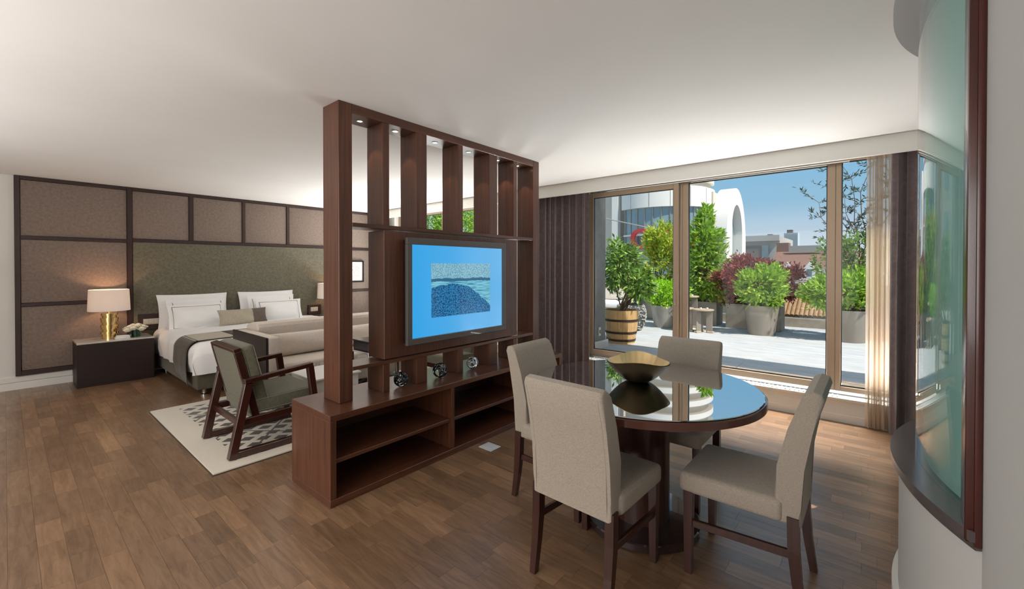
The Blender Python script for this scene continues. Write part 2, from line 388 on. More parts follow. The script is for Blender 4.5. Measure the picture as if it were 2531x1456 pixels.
# outer frame of the sliding leaf and the leaf
w3 = win_unit('window_3', 1.74, 3.0, ZW0, ZW1, 0.030, 5.20)
w3b = win_unit('window_4', 1.772, 2.97, ZW0+0.045, ZW1-0.06, 0.062, 5.155, th=0.05)
bm = BM(); box(bm, 5.135, 5.156, 1.80, 1.822, 1.0, 1.16, 0.004); obj('window_handle', bm, M_alu, w3b)
win_unit('window_5', 4.65, 6.02, ZW0+0.02, ZW1, 0.066)
win_unit('window_6', 6.02, 7.42, ZW0+0.02, ZW1, 0.066)
bm = BM(); rod(bm, (5.17, 0.18, 2.455), (5.17, 3.0, 2.455), 0.014, 10); cyl(bm, (5.17, 0.18), 0.001, 0.001, 2.45, 2.46)
rodo = tag(obj('curtain_rail', bm, M_chrome, smooth=True), 'slim grey metal rail running along the top of the terrace window', 'rail')

# ================================================================== PANELLED BED WALL
wp = thing('wall_panelling', (2.48, YB, 0.16), 'dark framed taupe fabric wall panelling behind and beside the bed', 'panelling')
F0, F1 = YB-0.042, YB
XL, XR = 0.076, 4.90
cols = [(0.122, 1.075), (1.129, 1.765), (1.814, 2.463), (2.503, 3.140), (3.186, 3.810), (3.856, 4.86)]
for xa, xb in ((XL, 0.122), (1.075, 1.129), (3.810, 3.856), (4.86, XR)):
    single('stile', M_trimd, xa, xb, F0, F1, 0.16, 2.538, wp, 0.003, 1)
for xa, xb in ((1.765, 1.814), (2.463, 2.503), (3.140, 3.186)):
    single('stile', M_trimd, xa, xb, F0, F1, 1.842, 2.50, wp, 0.003, 1)
for xa, xb in ((0.122, 1.075), (1.129, 3.810), (3.856, 4.86)):
    single('rail', M_trimd, xa, xb, F0, F1, 2.495, 2.538, wp, 0.003, 1)
single('rail', M_trimd, 1.129, 3.81, F0, F1, 1.80, 1.842, wp, 0.003, 1)
for xa, xb in ((0.122, 1.075), (3.856, 4.86)):
    for za, zb in ((1.785, 1.827), (0.98, 1.022), (0.16, 0.215)): single('rail', M_trimd, xa, xb, F0, F1, za, zb, wp, 0.003, 1)
    for za, zb in ((0.215, 0.98), (1.022, 1.785), (1.827, 2.495)): single('fabric_panel', M_taupe, xa+0.002, xb-0.002, F0+0.014, F1, za+0.002, zb-0.002, wp, 0.008, 2, True)
for xa, xb in cols[1:5]: single('fabric_panel', M_taupe, xa+0.002, xb-0.002, F0+0.014, F1, 1.844, 2.493, wp, 0.008, 2, True)
hb = thing('headboard', (2.48, YB, 0.16), 'wide olive green fabric headboard panel behind the bed pillows', 'headboard')
single('fabric_panel', M_olive, 1.132, 3.807, F0+0.006, F1-0.001, 0.02, 1.797, hb, 0.012, 2, True)
def socket_block(x0, x1, z0, z1, label, sx0, sx1, sz0, sz1):
    s = thing('bedside_switch_panel', ((x0+x1)/2, F0, z0), label, 'switch panel')
    single('backplate', M_trimd, x0, x1, F0-0.03, F0+0.005, z0, z1, s, 0.003, 1)
    single('switch_plate', M_plate, sx0, sx1, F0-0.036, F0-0.029, sz0, sz1, s, 0.002, 1)
    for k in range(3):
        w_ = (sx1-sx0-0.024)/3; a = sx0+0.008+k*(w_+0.004)
        single('switch', M_plate, a, a+w_, F0-0.041, F0-0.035, sz0+0.012, sz1-0.012, s, 0.002, 1)
socket_block(1.18, 1.47, 0.585, 0.80, 'dark bedside block with switches behind the flower vase, left of the bed', 1.23, 1.40, 0.655, 0.735)
socket_block(3.49, 3.72, 0.60, 0.775, 'dark bedside block with switches beside the right-hand pillows', 3.53, 3.66, 0.66, 0.735)
# framed print
pf = thing('framed_print', (4.38, F0, 1.16), 'small dark framed print with white mat on the right of the bed wall', 'picture')
for a in ((4.17, 4.59, 1.555, 1.58), (4.17, 4.59, 1.16, 1.185), (4.17, 4.195, 1.185, 1.555), (4.565, 4.59, 1.185, 1.555)):
    single('picture_frame', M_black, a[0], a[1], F0-0.02, F0+0.012, a[2], a[3], pf, 0.002, 1)
single('mat_board', plain('mat_board_white', (0.62, 0.61, 0.59), 0.9), 4.19, 4.57, F0-0.006, F0+0.01, 1.18, 1.56, pf)
def mat_print():
    m, t, b = new_mat('red_print'); co = N(t, 'ShaderNodeTexCoord'); v = N(t, 'ShaderNodeTexVoronoi'); v.inputs['Scale'].default_value = 45
    t.links.new(co.outputs['Object'], v.inputs['Vector']); r = N(t, 'ShaderNodeValToRGB'); r.color_ramp.elements[0].color = (0.35, 0.16, 0.14, 1); r.color_ramp.elements[1].color = (0.75, 0.70, 0.66, 1)
    r.color_ramp.elements[1].position = 0.6; t.links.new(v.outputs[0], r.inputs[0]); t.links.new(r.outputs[0], b.inputs['Base Color']); return m
single('print', mat_print(), 4.30, 4.50, F0-0.009, F0-0.005, 1.27, 1.47, pf)

# ================================================================== NIGHTSTANDS, LAMPS
def nightstand(x0, x1, label):
    n = thing('nightstand', ((x0+x1)/2, 7.45, 0), label, 'nightstand')
    single('body', M_dark, x0, x1, 7.25, 7.722, 0.0, 0.516, n, 0.003, 1)
    single('marble_top', M_marble, x0, x1, 7.25, 7.722, 0.518, 0.538, n, 0.003, 1)
    single('drawer_front', M_dark, x0+0.012, x1-0.012, 7.244, 7.251, 0.03, 0.505, n, 0.002, 1)
    return n
nightstand(0.548, 1.27, 'dark wood nightstand with pale marble top, left of the bed')
nightstand(3.64, 4.36, 'dark wood nightstand right of the bed, mostly hidden behind the slatted partition')
M_shade = None
def mat_shade(name, st):
    m, t, b = new_mat(name); b.inputs['Base Color'].default_value = (0.90, 0.88, 0.86, 1); b.inputs['Roughness'].default_value = 0.9
    tl = N(t, 'ShaderNodeBsdfTranslucent'); tl.inputs[0].default_value = (0.85, 0.78, 0.68, 1)
    mx = N(t, 'ShaderNodeMixShader'); mx.inputs[0].default_value = 0.22; o = t.nodes['Material Output']
    t.links.new(b.outputs[0], mx.inputs[1]); t.links.new(tl.outputs[0], mx.inputs[2]); t.links.new(mx.outputs[0], o.inputs[0]); return m
M_shade = mat_shade('lamp_shade_fabric', 1)
def lamp(c, label, on):
    l = thing('table_lamp', (c[0], c[1], 0.538), label, 'lamp')
    bm = BM(); prof = [(0.075, 0.538), (0.075, 0.60)]
    z = 0.60
    for k in range(3): prof += [(0.088, z), (0.088, z+0.028), (0.070, z+0.028), (0.070, z+0.062), (0.082, z+0.062), (0.082, z+0.088)]; z += 0.088
    prof = [(r, min(zz, 0.86)) for r, zz in prof] + [(0.0, 0.86)]
    lathe(bm, c, prof, 40); obj('base', bm, M_gold, l, 30)
    bm = BM(); cyl(bm, c, 0.012, 0.012, 0.858, 0.97, 12); obj('stem', bm, M_gold, l, True)
    bm = BM(); n = 48; r0, r1, za, zb = 0.205, 0.195, 0.895, 1.165
    lathe(bm, c, [(r0, za), (r1, zb), (r1-0.004, zb), (r0-0.004, za), (r0, za)], n, cap=False); obj('lamp_shade', bm, M_shade, l, 60)
    bm = BM()
    for k in range(3): a = k*2*PI/3; rod(bm, (c[0], c[1], 0.965), (c[0]+0.198*math.cos(a), c[1]+0.198*math.sin(a), 0.965), 0.002, 5)
    obj('shade_ring', bm, M_gold, l)
    bm = BM(); bmesh.ops.create_uvsphere(bm, u_segments=12, v_segments=8, radius=0.028); bmesh.ops.translate(bm, vec=(c[0], c[1], 0.99), verts=bm.verts)
    obj('bulb', bm, emis('bulb_glow', (1.0, 0.55, 0.25), 6.0 if on else 1.5), l, True)
    if on:
        d = bpy.data.lights.new('bedside_lamp_light', 'POINT'); d.energy = on; d.color = (1.0, 0.58, 0.32); d.shadow_soft_size = 0.03
        o = bpy.data.objects.new('bedside_lamp_light', d); C.objects.link(o); o.location = (c[0], c[1], 1.05)
lamp((0.865, 7.50), 'brass ribbed table lamp with white drum shade, lit, left of the bed', 4.5)
lamp((3.78, 7.50), 'brass table lamp with white drum shade right of the bed, peeking past the partition post', 2.0)
# flowers
fv = thing('flower_vase', (1.115, 7.43, 0.538), 'short glass vase of white roses on the left nightstand', 'vase')
bm = BM(); lathe(bm, (1.115, 7.43), [(0.05, 0.5385), (0.058, 0.63), (0.055, 0.63), (0.047, 0.545), (0.0, 0.545)], 28); obj('vase', bm, M_vase, fv, True)
bm = BM(); lathe(bm, (1.115, 7.43), [(0.044, 0.546), (0.052, 0.618), (0.0, 0.618)], 20); obj('leaf_wrap', bm, plain('vase_leaf', (0.012, 0.05, 0.03), 0.3), fv, True)
M_petal = plain('white_rose_petals', (0.93, 0.90, 0.78), 0.7)
rr = random.Random(5)
for k in range(13):
    a = k*2.4; q = math.sqrt((k+0.5)/13); cx, cy, cz = 1.115+0.11*q*math.cos(a), 7.43+0.105*q*math.sin(a), 0.69-0.055*q*q
    bm = BM()
    for ring, (n, rad, tilt) in enumerate(((4, 0.012, 1.25), (6, 0.022, 0.9), (8, 0.031, 0.5))):
        for j in range(n):
            b = 2*PI*j/n+ring; s = 0.026
            M = Matrix.Translation((cx, cy, cz)) @ Matrix.Rotation(b, 4, 'Z') @ Matrix.Translation((rad, 0, -0.006*ring)) @ Matrix.Rotation(-tilt, 4, 'Y')
            vs = [bm.verts.new(M @ Vector(p)) for p in ((-s, -s*0.7, 0), (s*0.4, -s, 0.003), (s, 0, 0.009), (s*0.4, s, 0.003), (-s, s*0.7, 0))]
            bm.faces.new(vs)
    obj('rose', bm, M_petal, fv)
bm = BM()
for k in range(13):
    a = k*2.4; q = math.sqrt((k+0.5)/13); rod(bm, (1.115, 7.43, 0.60), (1.115+0.10*q*math.cos(a), 7.43+0.10*q*math.sin(a), 0.665-0.05*q*q), 0.003, 5)
obj('stem', bm, plain('rose_stem', (0.05, 0.14, 0.04), 0.6), fv)
nt_ = thing('folded_cloth', (0.99, 7.36, 0.538), 'folded white cloth on the marble top between lamp and flowers', 'cloth')
for k in range(3):
    bm = BM(); box(bm, 0.90+0.008*k, 1.045-0.004*k, 7.33, 7.44-0.01*k, 0.5385+0.013*k, 0.5505+0.013*k, 0.005, 2); obj('fold', bm, M_white, nt_, True)

# ================================================================== BED
bed = thing('double_bed', (2.48, 6.7, 0), 'double bed with olive base and white duvet against the olive headboard', 'bed')
single('base', M_olivedk, 1.37, 3.59, 5.74, 7.715, 0.075, 0.275, bed, 0.02, 3, True)
for x, y in ((1.46, 5.82), (3.50, 5.82), (1.46, 7.6), (3.50, 7.6)):
    bm = BM(); lathe(bm, (x, y), [(0.034, 0), (0.034, 0.012), (0.022, 0.02), (0.022, 0.06), (0.032, 0.076)], 20); obj('leg', bm, M_chrome, bed, True)
single('mattress', M_white, 1.375, 3.585, 5.745, 7.712, 0.277, 0.50, bed, 0.06, 4, True)
# duvet: rounded cross-section swept along Y
def duvet_prof(off=0.0, zbot=0.26, x0=1.325, x1=3.635, ztop=0.60):
    x0 -= off; x1 += off; zt = ztop+off; r = 0.13; pts = [(x0+0.02, zbot)]
    pts.append((x0, (zbot+zt-r)/2))
    for k in range(9):
        a = PI-k*PI/16; pts.append((x0+r+r*math.cos(a), zt-r+r*math.sin(a)))
    for k in range(1, 12): pts.append((x0+r+(x1-x0-2*r)*k/12, zt+0.012*math.sin(PI*k/12)))
    for k in range(9):
        a = PI/2-k*PI/16; pts.append((x1-r+r*math.cos(a), zt-r+r*math.sin(a)))
    pts.append((x1, (zbot+zt-r)/2)); pts.append((x1-0.02, zbot)); return pts
def sweep(bm, prof, ys, fn=None, th=None):
    rows = []
    for y in ys:
        row = []
        for i, (x, z) in enumerate(prof):
            dx = dz = 0
            if fn: dx, dz = fn(i, x, y, z)
            row.append(bm.verts.new((x+dx, y, z+dz)))
        rows.append(row)
    for a, b in zip(rows, rows[1:]):
        for i in range(len(prof)-1): bm.faces.new((a[i], a[i+1], b[i+1], b[i]))
    return rows
rd = random.Random(11)
def duv(i, x, y, z):
    side = 1 if x < 1.45 else (-1 if x > 3.5 else 0)
    w = 0.010*math.sin(y*23+z*9)+0.006*math.sin(y*51)
    f = 0
    k = max(0, (5.80-y)/0.12)
    dz = -0.10*k*k*max(0.0, (z-0.40)/0.2) if k > 0 else 0
    return (-abs(side)*w*side, dz+(0.004*math.sin(x*14+y*9)))
bm = BM(); ys = [5.665, 5.675, 5.70, 5.74, 5.78]+[5.78+0.1*k for k in range(1, 20)]
rows = sweep(bm, duvet_prof(), ys, duv)
mid = rows[0]; cv = [bm.verts.new((v.co.x*0.98+2.48*0.02, 5.675, max(0.265, v.co.z-0.06 if v.co.z > 0.4 else v.co.z))) for v in mid]
bot = []
fr = [v for v in rows[0]]
bt = [bm.verts.new((v.co.x, 5.672+0.01*math.sin(v.co.x*30), 0.262)) for v in fr]
for i in range(len(fr)-1): bm.faces.new((fr[i+1], fr[i], bt[i], bt[i+1]))
for v in cv: bm.verts.remove(v)
obj('duvet', bm, M_white, bed, 80)
def runner(y0, y1, off, parent):
    # hanging dark side, beige band, olive rest
    full = duvet_prof(off, 0.20)
    segs = (('hanging_side', M_runner, 0, 9), ('beige_band', M_beige, 8, 13), ('olive_band', M_runner, 12, len(full)-1))
    for nm, mt, a, b in segs:
        bm = BM(); pr = full[a:b+1]
        n = 9; ys = [y0+(y1-y0)*k/n for k in range(n+1)]
        def fn(i, x, y, z):
            dz = 0
            if nm == 'hanging_side' and i == 0: dz = -0.10*(1-(y-y0)/(y1-y0))**2
            dx = -0.008-0.006*math.sin(y*23) if z < 0.45 and x < 2 else (0.008 if z < 0.45 else 0)
            return (dx, dz)
        sweep(bm, pr, ys, fn)
        o = obj(nm, bm, mt, parent, 80)
        sm = o.modifiers.new('thickness', 'SOLIDIFY'); sm.thickness = 0.006; sm.offset = 1
rn = thing('bed_runner', (2.48, 6.1, 0.61), 'olive and beige throw laid across the foot of the bed', 'throw')
runner(5.86, 6.42, 0.016, rn)

def pillow(name, c, w, h, th, lean, yaw, label, cat, mat=None, border=0.0, group=None, halfmat=None, trim=None):
    """upright pillow: w along X, h up, leaning back by lean radians; c = bottom centre"""
    mat = mat or M_white
    root = thing(name, c, label, cat, group)
    M = Matrix.Rotation(yaw, 4, 'Z') @ Matrix.Rotation(-lean, 4, 'X')
    nx, nz = 20, 14
    rnd = random.Random(hash(label) % 1000)
    ph = sum(map(ord, label)) % 7
    def P(u, v, s):
        x = u*w/2; z = (v+1)/2*h
        uu = min(1, abs(u)/(1-border*2/w)) if border else abs(u); vv = min(1, abs(v)/(1-border*2/h)) if border else abs(v)
        t_ = th/2*(max(0, 1-uu**2.6)**0.55)*(max(0, 1-vv**2.6)**0.55)+0.004
        pinch = 0.06 if not border else 0.05
        x *= 1-pinch*(1-v*v)*abs(u)**3; z = h/2+(z-h/2)*(1-pinch*(1-u*u)*abs(v)**3)
        t_ += 0.004*math.sin(6*u+ph+4*v)*max(0, 1-uu)*max(0, 1-vv)*3
        return M @ Vector((x, s*t_, z))
    def half(u0, u1, nm, mt):
        bm = BM(); g = {}
        for s in (-1, 1):
            for i in range(nx+1):
                for j in range(nz+1): g[s, i, j] = bm.verts.new(P(u0+(u1-u0)*i/nx, -1+2*j/nz, s))
        for s in (-1, 1):
            for i in range(nx):
                for j in range(nz): bm.faces.new((g[s, i, j], g[s, i+1, j], g[s, i+1, j+1], g[s, i, j+1]))
        for i in range(nx):
            for j in (0, nz): bm.faces.new((g[-1, i, j], g[-1, i+1, j], g[1, i+1, j], g[1, i, j]))
        for j in range(nz):
            for i in (0, nx): bm.faces.new((g[-1, i, j], g[-1, i, j+1], g[1, i, j+1], g[1, i, j]))
        obj(nm, bm, mt, root, 60, local=True)
    if halfmat:
        half(-1, 0.33, 'light_half', mat); half(0.33, 1, 'dark_half', halfmat)
        bm = BM(); pts = [P(0.33, -1+2*j/14, -1) for j in range(15)]
        for a, b in zip(pts, pts[1:]): rod(bm, a, b, 0.004, 6)
        obj('piping', bm, M_beige, root, local=True)
    else: half(-1, 1, 'cushion_body', mat)
    if trim:
        bm = BM(); q = trim; e_ = 0.003
        path = [(-q, -q), (q, -q), (q, q), (-q, q), (-q, -q)]
        for (a, b) in zip(path, path[1:]):
            n = 12; pts = [P(a[0]+(b[0]-a[0])*k/n, a[1]+(b[1]-a[1])*k/n, -1)+M.to_3x3() @ Vector((0, -0.001, 0)) for k in range(n+1)]
            for p_, q_ in zip(pts, pts[1:]): rod(bm, p_, q_, 0.0035, 5)
        obj('piping', bm, M_piping, root, local=True)
    return root
ZB = 0.60
g1 = 'white pillows against the headboard'
pillow('pillow', (1.80, 7.60, ZB-0.03), 0.86, 0.50, 0.16, 0.20, 0, 'large plain white flanged pillow at the back of the left pillow stack', 'pillow', border=0.05, group=g1)
pillow('pillow', (1.82, 7.48, ZB-0.03), 0.74, 0.44, 0.16, 0.28, 0, 'middle white pillow with grey piping in the left pillow stack', 'pillow', border=0.05, group=g1, trim=0.80)
pillow('pillow', (1.79, 7.36, ZB-0.03), 0.70, 0.37, 0.17, 0.34, 0.03, 'front white pillow with grey piping in the left stack, nearest the nightstand lamp', 'pillow', border=0.05, group=g1, trim=0.84)
pillow('pillow', (2.80, 7.60, ZB-0.03), 0.84, 0.50, 0.16, 0.20, 0, 'large plain white flanged pillow at the back of the right pillow stack', 'pillow', border=0.05, group=g1)
pillow('pillow', (2.83, 7.48, ZB-0.03), 0.72, 0.44, 0.16, 0.28, 0, 'middle white pillow with grey piping in the right pillow stack', 'pillow', border=0.05, group=g1, trim=0.80)
pillow('pillow', (2.90, 7.36, ZB-0.03), 0.70, 0.37, 0.17, 0.34, -0.02, 'front white pillow with grey piping in the right stack, behind the sofa', 'pillow', border=0.05, group=g1, trim=0.84)
pillow('bolster_cushion', (2.30, 7.14, ZB-0.005), 0.66, 0.25, 0.13, 0.35, 0.06, 'small two-tone beige and brown cushion in front of the white pillows', 'cushion', mat=M_beige, halfmat=M_brown)

# ================================================================== SOFA
sofa = thing('sofa', (2.55, 5.03, 0), 'cream upholstered two-seat sofa with dark wood outer arm at the foot of the bed', 'sofa')
single('arm_panel', M_dark, 1.65, 1.672, 4.56, 5.50, 0.10, 0.752, sofa, 0.003, 1)
single('arm_panel', M_dark, 3.448, 3.47, 4.56, 5.50, 0.10, 0.752, sofa, 0.003, 1)
single('arm', M_cream, 1.674, 1.79, 4.56, 5.46, 0.13, 0.750, sofa, 0.02, 3, True)
single('arm', M_cream, 3.33, 3.446, 4.56, 5.46, 0.13, 0.750, sofa, 0.02, 3, True)
bm = BM(); prism(bm, [(5.28, 0.13), (5.20, 0.80), (5.225, 0.83), (5.36, 0.83), (5.52, 0.80), (5.52, 0.13)], 'x', 1.795, 3.325)
o = obj('backrest', bm, M_cream, sofa); o.modifiers.new('b', 'BEVEL').width = 0.02
single('seat_frame', M_cream, 1.795, 3.325, 4.62, 5.26, 0.13, 0.30, sofa, 0.015, 2, True)
single('seat_cushion', M_cream, 1.80, 3.32, 4.585, 5.24, 0.302, 0.46, sofa, 0.04, 4, True)
bm = BM()
pts = []
for k in range(121):
    x = 1.80+1.52*k/120; pts.append((x, 4.578-0.006*abs(math.sin(k*0.9))-0.004*math.sin(k*0.37)))
for a, b in zip(pts, pts[1:]):
    v = [bm.verts.new(p) for p in ((a[0], a[1]+0.01, 0.42), (b[0], b[1]+0.01, 0.42), (b[0], b[1], 0.31), (a[0], a[1], 0.31))]; bm.faces.new(v)
bmesh.ops.remove_doubles(bm, verts=bm.verts, dist=0.0001)
o = obj('gathered_front', bm, M_cream, sofa, 80); sm = o.modifiers.new('t', 'SOLIDIFY'); sm.thickness = 0.004
for x, y in ((1.72, 4.62), (3.40, 4.62), (1.72, 5.42), (3.40, 5.42)):
    bm = BM(); cyl(bm, (x, y), 0.02, 0.026, 0.0165, 0.13, 14); obj('leg', bm, M_chrome, sofa, True)
pillow('bolster_cushion', (2.56, 5.0, 0.462), 1.46, 0.26, 0.17, 0.25, 0, 'long cream bolster cushion leaning along the sofa back', 'cushion', mat=M_cream)

# white low table and chrome side table
ct = thing('coffee_table', (2.08, 4.2, 0), 'low pale lacquered block table between the olive armchair and the sofa', 'table')
single('body', M_wallw, 1.86, 2.30, 3.97, 4.48, 0.017, 0.385, ct, 0.006, 2, True)
single('table_top', M_wallw, 1.84, 2.32, 3.95, 4.50, 0.387, 0.405, ct, 0.004, 2, True)
ctb = thing('side_table', (2.60, 4.15, 0), 'chrome framed side table seen through the partition gap', 'table')
for x, y in ((2.42, 3.98), (2.76, 3.98), (2.42, 4.32), (2.76, 4.32)): single('leg', M_chrome, x, x+0.03, y, y+0.03, 0.0165, 0.545, ctb, 0.002, 1)
single('table_top', M_chrome, 2.41, 2.80, 3.97, 4.36, 0.546, 0.565, ctb, 0.003, 1)
tb = thing('black_box', (2.6, 4.15, 0.566), 'black lacquered box with a paper on it, on the chrome side table', 'box')
single('body', M_black, 2.44, 2.77, 4.02, 4.32, 0.566, 0.655, tb, 0.004, 1)
single('lid', M_black, 2.435, 2.775, 4.015, 4.325, 0.657, 0.672, tb, 0.003, 1)

# ================================================================== ARMCHAIRS (local: seat faces +X)
def armchair():
    t = thing('lounge_armchair', (0, 0, 0), '', 'armchair')
    W2 = 0.315
    for s in (-1, 1):
        y = s*W2
        # side frame in X-Z plane, foot at x=0
        for nm, p, q, w, h in (('leg', (0.035, y, 0.0), (0.148, y, 0.545), 0.05, 0.055), ('armrest', (0.12, y, 0.565), (0.635, y, 0.610), 0.055, 0.034),
                               ('leg', (0.690, y, 0.0), (0.615, y, 0.600), 0.05, 0.05), ('runner', (0.02, y, 0.024), (0.70, y, 0.024), 0.046, 0.048)):
            bm = BM(); bar(bm, p, q, w, h, (0, 0, 1) if nm != 'leg' else (1, 0, 0), 0.003); obj(nm, bm, M_leg, t, local=True)
        bm = BM(); bar(bm, (0.10, y*0.97, 0.255), (0.67, y*0.97, 0.27), 0.03, 0.05, (0, 0, 1), 0.003); obj('seat_rail', bm, M_leg, t, local=True)
    bm = BM(); bar(bm, (0.105, -W2, 0.24), (0.105, W2, 0.24), 0.03, 0.045, (0, 0, 1), 0.003); obj('stretcher', bm, M_leg, t, local=True)
    bm = BM(); bar(bm, (0.655, -W2, 0.27), (0.655, W2, 0.27), 0.03, 0.045, (0, 0, 1), 0.003); obj('stretcher', bm, M_leg, t, local=True)
    a = W2-0.035
    bm = BM(); box(bm, 0.17, 0.70, -a, a, 0.285, 0.40, 0.025, 3, Matrix.Translation((0.17, 0, 0.285)) @ Matrix.Rotation(-0.03, 4, 'Y') @ Matrix.Translation((-0.17, 0, -0.285)))
    seat = obj('seat', bm, M_olivech, t, True, local=True)
    bm = BM()
    for zz in (0.305, 0.395):
        for yy in (-a-0.001, a+0.001):
            bm = BM(); rod(bm, (0.19, yy, zz), (0.69, yy, zz+0.012), 0.002, 6); obj('piping', bm, M_creampip, seat, local=True)
    # back: dark frame plus cushion, leaning
    M = Matrix.Translation((0.245, 0, 0.25)) @ Matrix.Rotation(-0.235, 4, 'Y')
    bm = BM(); box(bm, -0.045, -0.012, -a+0.02, a-0.02, 0.0, 0.555, 0.004, 1, M); bk = obj('back_panel', bm, M_olivech, t, True, local=True)
    for s in (-1, 1):
        bm = BM(); box(bm, -0.05, 0.0, s*(a-0.01)-0.015, s*(a-0.01)+0.015, 0.0, 0.56, 0.003, 1, M); obj('back_frame', bm, M_leg, t, local=True)
    bm = BM(); box(bm, -0.05, 0.0, -a, a, 0.56, 0.585, 0.003, 1, M); obj('back_frame', bm, M_leg, t, local=True)
    bm = BM(); box(bm, -0.006, 0.10, -a+0.005, a-0.005, 0.03, 0.58, 0.03, 3, M); bc = obj('backrest', bm, M_olivech, t, True, local=True)
    bm = BM()
    for s in (-1, 1):
        for xx in (0.008, 0.088): 
            p = M @ Vector((xx, s*(a-0.004), 0.05)); q = M @ Vector((xx, s*(a-0.004), 0.555))
            bm = BM(); rod(bm, p, q, 0.002, 6); obj('piping', bm, M_creampip, bc, local=True)
    return t
ac = armchair()
ac.location = (1.045, 3.955, 0.019)
ac['label'] = 'olive lounge armchair with open mahogany frame standing on the near corner of the patterned rug'
dup(ac, (3.92, 3.95, 0.019), PI, 'olive lounge armchair at the far side of the rug, glimpsed through the partition')

# ================================================================== RUG
def mat_rug():
    m, t, b = new_mat('rug_pattern')
    g = N(t, 'ShaderNodeNewGeometry'); s = N(t, 'ShaderNodeSeparateXYZ'); t.links.new(g.outputs['Position'], s.inputs[0])
    def mth(op, a, b_=None, v=None):
        n = N(t, 'ShaderNodeMath', operation=op)
        t.links.new(a, n.inputs[0])
        if b_ is not None: t.links.new(b_, n.inputs[1])
        if v is not None: n.inputs[1].default_value = v
        return n.outputs[0]
    x, y = s.outputs[0], s.outputs[1]
    def diamonds(px, py, thr):
        a = mth('ABSOLUTE', mth('SUBTRACT', mth('FRACT', mth('DIVIDE', x, v=px)), v=0.5))
        c = mth('ABSOLUTE', mth('SUBTRACT', mth('FRACT', mth('DIVIDE', y, v=py)), v=0.5))
        return mth('ADD', a, c)
    d1 = diamonds(0.20, 0.17, 0)
    dark = mth('GREATER_THAN', mth('ABSOLUTE', mth('SUBTRACT', d1, v=0.5)), v=0.19)
    d2 = diamonds(0.50, 0.62, 0)
    ln = mth('LESS_THAN', mth('ABSOLUTE', mth('SUBTRACT', d2, v=0.5)), v=0.022)
    f = mth('MAXIMUM', mth('MULTIPLY', dark, mth('SUBTRACT', mth('MULTIPLY', ln, v=-1.0), v=-1.0)), mth('MULTIPLY', ln, v=0.95))
    # borders
    def gt(a, v): return mth('GREATER_THAN', a, v=v)
    def lt(a, v): return mth('LESS_THAN', a, v=v)
    ins = mth('MULTIPLY', mth('MULTIPLY', gt(x, 1.13), lt(x, 3.35)), mth('MULTIPLY', gt(y, 3.62), lt(y, 5.36)))
    f = mth('MULTIPLY', f, ins)
    mx = N(t, 'ShaderNodeMix', data_type='RGBA'); mx.inputs[6].default_value = (0.62, 0.56, 0.47, 1); mx.inputs[7].default_value = (0.040, 0.030, 0.022, 1)
    t.links.new(f, mx.inputs[0]); t.links.new(mx.outputs[2], b.inputs['Base Color']); b.inputs['Roughness'].default_value = 0.95; b.inputs['Sheen Weight'].default_value = 0.3
    n = N(t, 'ShaderNodeTexNoise'); n.inputs['Scale'].default_value = 220; bp = N(t, 'ShaderNodeBump'); bp.inputs['Strength'].default_value = 0.6; bp.inputs['Distance'].default_value = 0.004
    t.links.new(g.outputs['Position'], n.inputs['Vector']); t.links.new(n.outputs[0], bp.inputs['Height']); t.links.new(bp.outputs[0], b.inputs['Normal'])
    return m
rug = thing('area_rug', (2.2, 4.5, 0), 'cream bordered rug with dark diamond pattern under the armchair', 'rug')
single('pile', mat_rug(), 0.925, 3.55, 3.495, 5.50, 0.002, 0.016, rug, 0.005, 2, True)
single('binding', plain('rug_binding', (0.07, 0.055, 0.04), 0.9), 0.92, 3.555, 3.49, 5.505, 0.0, 0.006, rug)

# ================================================================== PARTITION UNIT
P0, P1 = 2.66, 2.87
pt = thing('slatted_partition', (2.49, 2.75, 0), 'walnut slatted room divider with low open console base', 'room divider')
cb = obj  # alias kept short
# console carcass
single('console_top', M_walnutx, 1.25, 3.74, 2.48, 3.01, 0.518, 0.557, pt, 0.002, 1)
single('console_base', M_walnutx, 1.25, 3.74, 2.48, 3.01, 0.0, 0.045, pt, 0.002, 1)
single('side_panel', M_walnut, 1.25, 1.29, 2.48, 3.01, 0.045, 0.518, pt, 0.002, 1)
single('side_panel', M_walnut, 3.70, 3.74, 2.48, 3.01, 0.045, 0.518, pt, 0.002, 1)
single('back_panel', M_walnutx, 1.29, 3.70, 2.985, 3.008, 0.045, 0.518, pt)
for xa in (2.223, 3.185): single('divider', M_walnut, xa, xa+0.033, 2.49, 2.985, 0.045, 0.518, pt, 0.001, 1)
for xa, xb in ((1.29, 2.223), (2.256, 3.185), (3.218, 3.70)): single('shelf', M_walnutx, xa, xb, 2.50, 2.985, 0.252, 0.277, pt, 0.002, 1)
# posts
single('post', M_walnut, 1.404, 1.50, P0, P1, 0.557, H-0.001, pt, 0.003, 1)
single('post', M_walnut, 3.484, 3.585, P0, P1, 0.557, H-0.001, pt, 0.003, 1)
single('header', M_walnutx, 1.50, 3.484, P0, P1, 2.478, H-0.001, pt, 0.002, 1)
single('upper_rail', M_walnutx, 1.50, 3.484, P0, P1, 1.722, 1.750, pt, 0.002, 1)
single('lower_rail', M_walnutx, 1.50, 3.484, P0, P1, 0.757, 0.783, pt, 0.002, 1)
slats = [(1.735, 1.788), (2.027, 2.127), (2.458, 2.511), (2.838, 2.945), (3.178, 3.233)]
for xa, xb in slats:
    single('slat', M_walnut, xa, xb, P0+0.003, P1-0.003, 1.750, 2.478, pt, 0.002, 1)
    single('slat', M_walnut, xa, xb, P0+0.003, P1-0.003, 0.557, 0.757, pt, 0.002, 1)
single('television_panel', M_walnut, 1.738, 3.224, P0-0.004, P1-0.01, 0.792, 1.712, pt, 0.003, 1)
